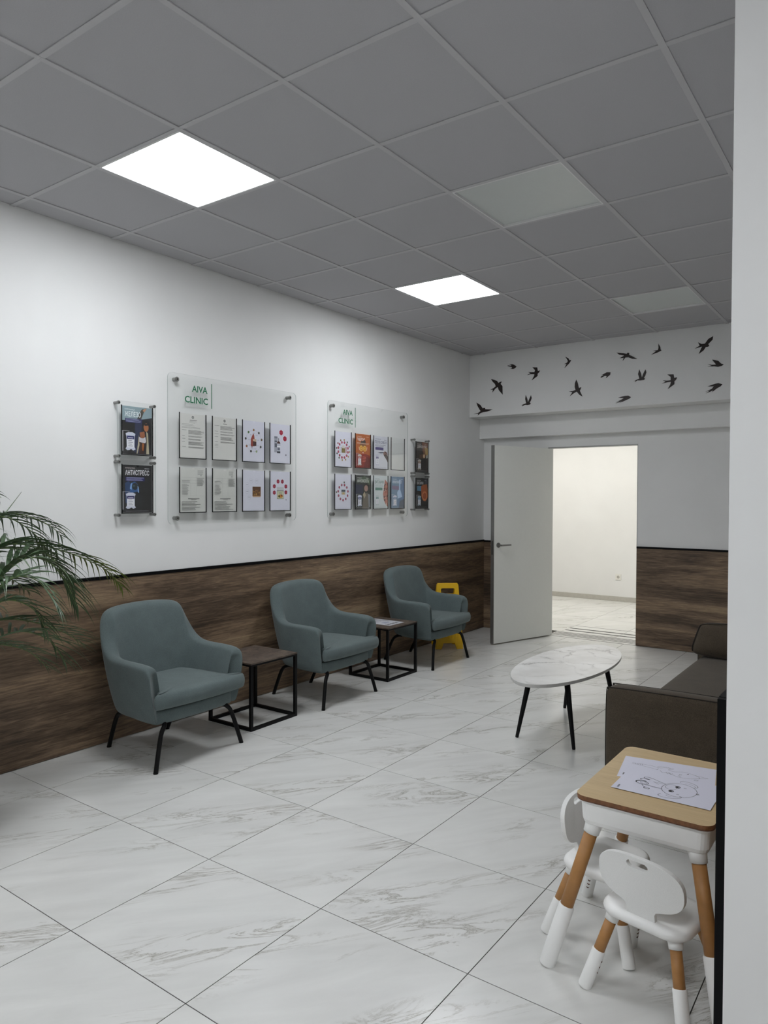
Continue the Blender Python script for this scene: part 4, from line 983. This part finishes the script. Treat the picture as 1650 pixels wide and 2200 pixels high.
# drawings on the desk
def ell(cx, cy, rx, ry, a0=0, a1=2*PI, n=26, rot=0):
    c, s = math.cos(rot), math.sin(rot); P = []
    for k in range(n+1):
        a = a0+(a1-a0)*k/n; x, y = rx*math.cos(a), ry*math.sin(a); P.append((cx+c*x-s*y, cy+s*x+c*y))
    return P
INK = '#3a3a40'
def bear():
    s = Sheet(.297, .21, '#dfdfee'); w = .0016
    s.stroke(ell(.185, .100, .052, .058), w, INK); s.stroke(ell(.20, .165, .030, .017, -.6, 3.6, rot=-.4), w, INK); s.stroke(ell(.205, .158, .018, .009, -.3, 3.2, rot=-.4), .001, INK)
    s.stroke(ell(.172, .036, .034, .017, 2.4, 6.7, rot=.35), w, INK); s.stroke(ell(.180, .043, .02, .009, 2.6, 6.4, rot=.35), .001, INK)
    s.stroke(ell(.158, .112, .017, .022), .0011, INK)
    for c in ((.176, .122), (.166, .078)): s.poly([(x/.297, y/.21) for x, y in ell(c[0], c[1], .008, .0095, n=14)], '#26262b'); s.poly([(x/.297, y/.21) for x, y in ell(c[0]+.003, c[1]+.002, .0025, .003, n=8)], '#dfdfee')
    s.stroke([(.235, .10), (.243, .104), (.238, .095), (.246, .094)], w, INK); s.stroke(ell(.197, .125, .004, .002), .0008, INK); s.stroke(ell(.19, .062, .004, .002), .0008, INK)
    body = [(.139, .125), (.115, .135), (.085, .150), (.068, .148), (.066, .138), (.085, .132), (.062, .130), (.060, .118), (.080, .112), (.055, .106), (.052, .092), (.066, .082), (.090, .082), (.115, .080), (.138, .080)]
    s.stroke([(v.x, v.y) for v in spline([p+(0,) for p in body], 5)], w, INK)
    s.stroke(ell(.072, .095, .019, .013), w, INK); s.stroke(ell(.075, .095, .010, .006), .0009, INK); s.stroke([(.075, .080), (.083, .066), (.09, .062)], w, INK); s.stroke(ell(.096, .056, .009, .006), w, INK)
    s.stroke([(.13, .12), (.10, .122), (.12, .108)], .001, INK); s.rect(.05, .06, .066, .17, '#77777f'); return s
def cat():
    s = Sheet(.297, .21, '#dfdfee'); w = .0011
    s.stroke([(v.x, v.y) for v in spline([p+(0,) for p in [(.03, .150), (.05, .152), (.09, .150), (.12, .140), (.14, .150), (.165, .150), (.15, .135), (.17, .125), (.2, .135), (.235, .12), (.25, .10), (.225, .085), (.19, .08), (.165, .095), (.15, .11), (.135, .10), (.125, .115)]], 5)], w, INK)
    s.stroke([(.03, .142), (.06, .137), (.10, .125), (.115, .118), (.118, .132)], w, INK); s.stroke(ell(.135, .145, .022, .012, .3, 2.9, rot=.1), w, INK); s.stroke([(.235, .12), (.275, .11), (.245, .095)], w, INK)
    for k in range(5): s.stroke([(.04+.006*k, .150), (.041+.006*k, .139)], .0012, INK)
    s.stroke([(.145, .105), (.15, .095), (.155, .104), (.16, .093), (.166, .103)], w, INK); s.poly([(.70, .57), (.72, .55), (.725, .59)], '#222'); s.stroke(ell(.19, .105, .004, .002), w, INK); s.stroke(ell(.188, .092, .003, .0015), w, INK); s.stroke(ell(.24, .075, .006, .004), w, INK)
    s.rect(.05, .10, .066, .2, '#77777f'); return s
def lay(s, name, ox, oy, z, rot, label):
    c, q = math.cos(rot), math.sin(rot)
    o = s.build(name, (ox, oy, z), ((c, q, 0), (-q, c, 0), (0, 0, 1))); tag(o, label, 'drawing', 'colouring sheets on the small desk')
lay(cat(), 'colouring_sheet', -.7675, 2.397, .5473, .165, 'white colouring sheet with cat outline, partly under the other')
lay(bear(), 'colouring_sheet', -.752, 2.289, .5495, .0, 'white colouring sheet with round-headed bear outline, on top')

# ------------------------------------------------------------------ wet floor sign
def floor_sign():
    t = thing('wet_floor_sign', 'yellow plastic folding floor sign standing behind the armchair', 'floor sign', (-3.655, 6.135, 0), math.radians(41))
    def panel(sgn):
        ol = [(-.137, 0), (-.075, 0), (-.055, .055), (.055, .055), (.075, 0), (.137, 0), (.128, .30), (.108, .615), (.098, .63), (-.098, .63), (-.108, .615), (-.128, .30)]
        hl = rrect(-.066, .525, .066, .58, .012, 3)
        bm = bmesh.new(); es = []
        for loop in (ol, hl):
            vs = [bm.verts.new((x, 0, z)) for x, z in loop]; es += [bm.edges.new((vs[k], vs[(k+1) % len(vs)])) for k in range(len(vs))]
        bmesh.ops.triangle_fill(bm, edges=es, use_beauty=True, use_dissolve=False)
        r = bmesh.ops.extrude_face_region(bm, geom=bm.faces[:]); bmesh.ops.translate(bm, verts=[e for e in r['geom'] if isinstance(e, bmesh.types.BMVert)], vec=(0, .014, 0))
        a = math.atan2(.105, .62)
        for v in bm.verts:
            y, z = v.co.y, v.co.z; y0 = -.115*(1-z/.63) - .014
            v.co = Vector((v.co.x, (y0+y) if sgn < 0 else -(y0+y), z))
        bmesh.ops.recalc_face_normals(bm, faces=bm.faces)
        me = bpy.data.meshes.new('panel'); bm.to_mesh(me); bm.free(); me.materials.append(M['yellow'])
        o = link('panel', me, t, bevel=.003, segs=2)
        for k in range(7):
            x = -.09+.03*k; yy = lambda z: (-.115*(1-z/.63)-.0155)*(1 if sgn < 0 else -1)
            MB().tube([(x, yy(.1), .1), (x+.02, yy(.24), .24)], .003, 6).build('rib', M['yellow'], o)
    panel(-1); panel(1)
    for x in (-.085, .085): MB().tube([(x-.014, 0, .615), (x+.014, 0, .615)], .010, 10).build('hinge', M['yellow'], t)
floor_sign()

# ------------------------------------------------------------------ potted palm
def palm():
    t = thing('potted_palm', 'potted palm with arching feathery fronds beside the first armchair', 'plant', (0, 0, 0))
    c = Vector((-3.36, 1.28, 0))
    prof = [(.14, 0), (.165, .02), (.19, .30), (.20, .36), (.205, .37), (.205, .39), (.188, .39), (.18, .33)]
    pot = MB().loft([[(c.x+r*math.cos(2*PI*k/32), c.y+r*math.sin(2*PI*k/32), z) for k in range(32)] for r, z in prof]).build('pot', M['pot'], t, smooth=True)
    MB().loft([[(c.x+r*math.cos(2*PI*k/24), c.y+r*math.sin(2*PI*k/24), z) for k in range(24)] for r, z in ((.181, .33), (.182, .345), (.05, .355))]).build('soil', M['soil'], pot)
    for k, (dx, dy, h) in enumerate(((0, 0, .72), (.05, .04, .66), (-.05, .03, .6))):
        MB().tube(spline([(c.x+dx, c.y+dy, .33), (c.x+dx*1.4, c.y+dy*1.6, .33+(h-.33)*.5), (c.x+dx*1.8, c.y+dy*2.4, h)], 4), [.022-.001*q for q in range(9)], 10).build('trunk', M['trunk'], t, smooth=True)
    rnd = random.Random(11)
    def frond(pts, n, ll, droop, seed, wmax=.011, s0=.30, tip=False):
        r = random.Random(seed); P = spline(pts, 14); cum = [0]
        for a, b in zip(P, P[1:]): cum.append(cum[-1]+(b-a).length)
        def at(f):
            d = f*cum[-1]
            for i in range(len(P)-1):
                if cum[i+1] >= d:
                    q = (d-cum[i])/max(1e-9, cum[i+1]-cum[i]); return P[i].lerp(P[i+1], q), (P[i+1]-P[i]).normalized()
            return P[-1], (P[-1]-P[-2]).normalized()
        m = MB()
        n = int(n*.72); ll *= 1.08
        for k in range(n):
            f = s0+(1-s0)*(k+.3*r.random())/n; p, tg = at(min(f, .995)); side = tg.cross(Vector((0, 0, 1)))
            side = side.normalized() if side.length > 1e-4 else Vector((1, 0, 0)); up = side.cross(tg).normalized()
            for sg in (-1, 1):
                L = ll*(math.sin(PI*min(1, .16+.80*((f-s0)/(1-s0))))**.55)*(.85+.3*r.random())
                L = max(L, ll*.35)
                ang = math.radians(74-36*f+8*(r.random()-.5)); d = (tg*math.cos(ang)+side*sg*math.sin(ang)+up*(.25+.15*r.random())).normalized()
                seg = 6; pos = p.copy(); dr = droop*(.7+.7*r.random()); wd = side*0
                wn = d.cross(up).normalized() if d.cross(up).length > 1e-5 else side
                vs = []; 
                for q in range(seg+1):
                    u = q/seg; wv = wmax*(.45+.55*math.sin(PI*min(1, u*1.1+.15)))*(1-u**3)*.5
                    wn2 = d.cross(Vector((0, 0, 1))); wn2 = wn2.normalized() if wn2.length > .05 else wn
                    tw = (wn2*.75+up*.35*sg).normalized(); fold = up*(-wv*.35)
                    vs += [pos-tw*wv, pos+fold, pos+tw*wv]
                    d = (d+Vector((0, 0, -dr/seg*(.6+u)))).normalized(); pos = pos+d*(L/seg)
                    if pos.x < XL+.02: pos.x = XL+.02+abs(pos.x-XL-.02)*.2
                fs = []
                for q in range(seg):
                    a = q*3; fs += [(a, a+1, a+4, a+3), (a+1, a+2, a+5, a+4)]
                m.add(vs, fs, 1 if tip and f > .72 else 0)
        o = m.build('frond', [M['frond'], M['frond_tip']], t, smooth=True, fix=False)
        MB().tube(P, [.006-.0048*i/(len(P)-1) for i in range(len(P))], 6).build('rachis', M['stalk'], o, smooth=True)
    k0 = Vector((-3.30, 1.36, .72))
    V = lambda *a: Vector(a)
    # big arching fronds reaching into view
    frond([k0, V(-3.30, 1.46, 1.12), V(-3.33, 1.68, 1.27), V(-3.38, 1.95, 1.21), V(-3.40, 2.20, 1.10), V(-3.41, 2.32, .98)], 44, .25, 1.25, 1, .015, tip=True)
    frond([k0, V(-3.20, 1.48, 1.02), V(-3.14, 1.62, 1.19), V(-3.10, 1.72, 1.19), V(-3.09, 1.80, 1.10), V(-3.09, 1.86, .97)], 30, .30, 1.3, 2, .021)
    frond([k0, V(-3.40, 1.45, 1.10), V(-3.50, 1.62, 1.34), V(-3.57, 1.82, 1.39), V(-3.62, 2.02, 1.33), V(-3.64, 2.12, 1.25)], 36, .24, 1.5, 3, .012)
    frond([k0, V(-3.36, 1.50, .88), V(-3.40, 1.70, .90), V(-3.44, 1.90, .84), V(-3.46, 2.05, .76), V(-3.46, 2.12, .70)], 30, .24, .6, 4, .014)
    frond([k0, V(-3.15, 1.44, .98), V(-3.02, 1.52, 1.13), V(-2.95, 1.60, 1.12), V(-2.90, 1.66, 1.00)], 26, .24, 1.2, 5, .018)
    frond([k0, V(-3.34, 1.42, 1.12), V(-3.36, 1.54, 1.34), V(-3.38, 1.68, 1.38), V(-3.39, 1.82, 1.30), V(-3.39, 1.90, 1.20)], 30, .24, 1.5, 6, .016)
    frond([k0, V(-3.40, 1.48, .96), V(-3.55, 1.66, 1.08), V(-3.66, 1.84, 1.06), V(-3.72, 1.98, .97)], 26, .22, 1.0, 7, .014)
    frond([k0, V(-3.26, 1.52, .82), V(-3.26, 1.68, .86), V(-3.26, 1.82, .80), V(-3.26, 1.90, .68)], 24, .24, .9, 8, .016)
    frond([k0, V(-3.28, 1.46, 1.05), V(-3.28, 1.60, 1.24), V(-3.27, 1.76, 1.24), V(-3.26, 1.90, 1.12), V(-3.26, 1.95, 1.02)], 30, .26, 1.4, 9, .018)
    frond([k0, V(-3.22, 1.44, .90), V(-3.17, 1.56, 1.02), V(-3.15, 1.68, .98), V(-3.15, 1.75, .86)], 22, .24, 1.2, 10, .017)
    frond([k0, V(-3.42, 1.46, 1.02), V(-3.48, 1.62, 1.20), V(-3.52, 1.80, 1.22), V(-3.55, 1.98, 1.15), V(-3.56, 2.06, 1.07)], 30, .24, 1.3, 12, .014)
    frond([k0, V(-3.34, 1.47, .80), V(-3.37, 1.62, .80), V(-3.38, 1.78, .74), V(-3.38, 1.88, .64)], 22, .22, .7, 13, .014)
    frond([k0, V(-3.33, 1.40, 1.25), V(-3.33, 1.48, 1.46), V(-3.33, 1.56, 1.51), V(-3.33, 1.64, 1.47)], 20, .16, 1.0, 14, .012)
    # fronds that lean out of view
    frond([k0, V(-3.3, 1.25, 1.1), V(-3.2, 1.05, 1.35), V(-3.1, .85, 1.3), V(-3.05, .7, 1.15)], 30, .22, 1.2, 21)
    frond([k0, V(-3.1, 1.3, 1.05), V(-2.9, 1.15, 1.2), V(-2.75, 1.02, 1.12)], 26, .22, 1.2, 22)
    frond([k0, V(-3.45, 1.2, 1.1), V(-3.6, 1.0, 1.25), V(-3.68, .85, 1.15)], 26, .2, 1.2, 23)
    frond([k0, V(-3.34, 1.36, 1.3), V(-3.33, 1.30, 1.62), V(-3.32, 1.18, 1.66), V(-3.31, 1.10, 1.60)], 22, .2, 1.2, 24)
    # unopened spear leaf
    MB().tube([k0, V(-3.36, 1.52, 1.20), V(-3.40, 1.77, 1.497)], [.006, .0055, .001], 6).build('spear_leaf', M['frond'], t, smooth=True)
palm()
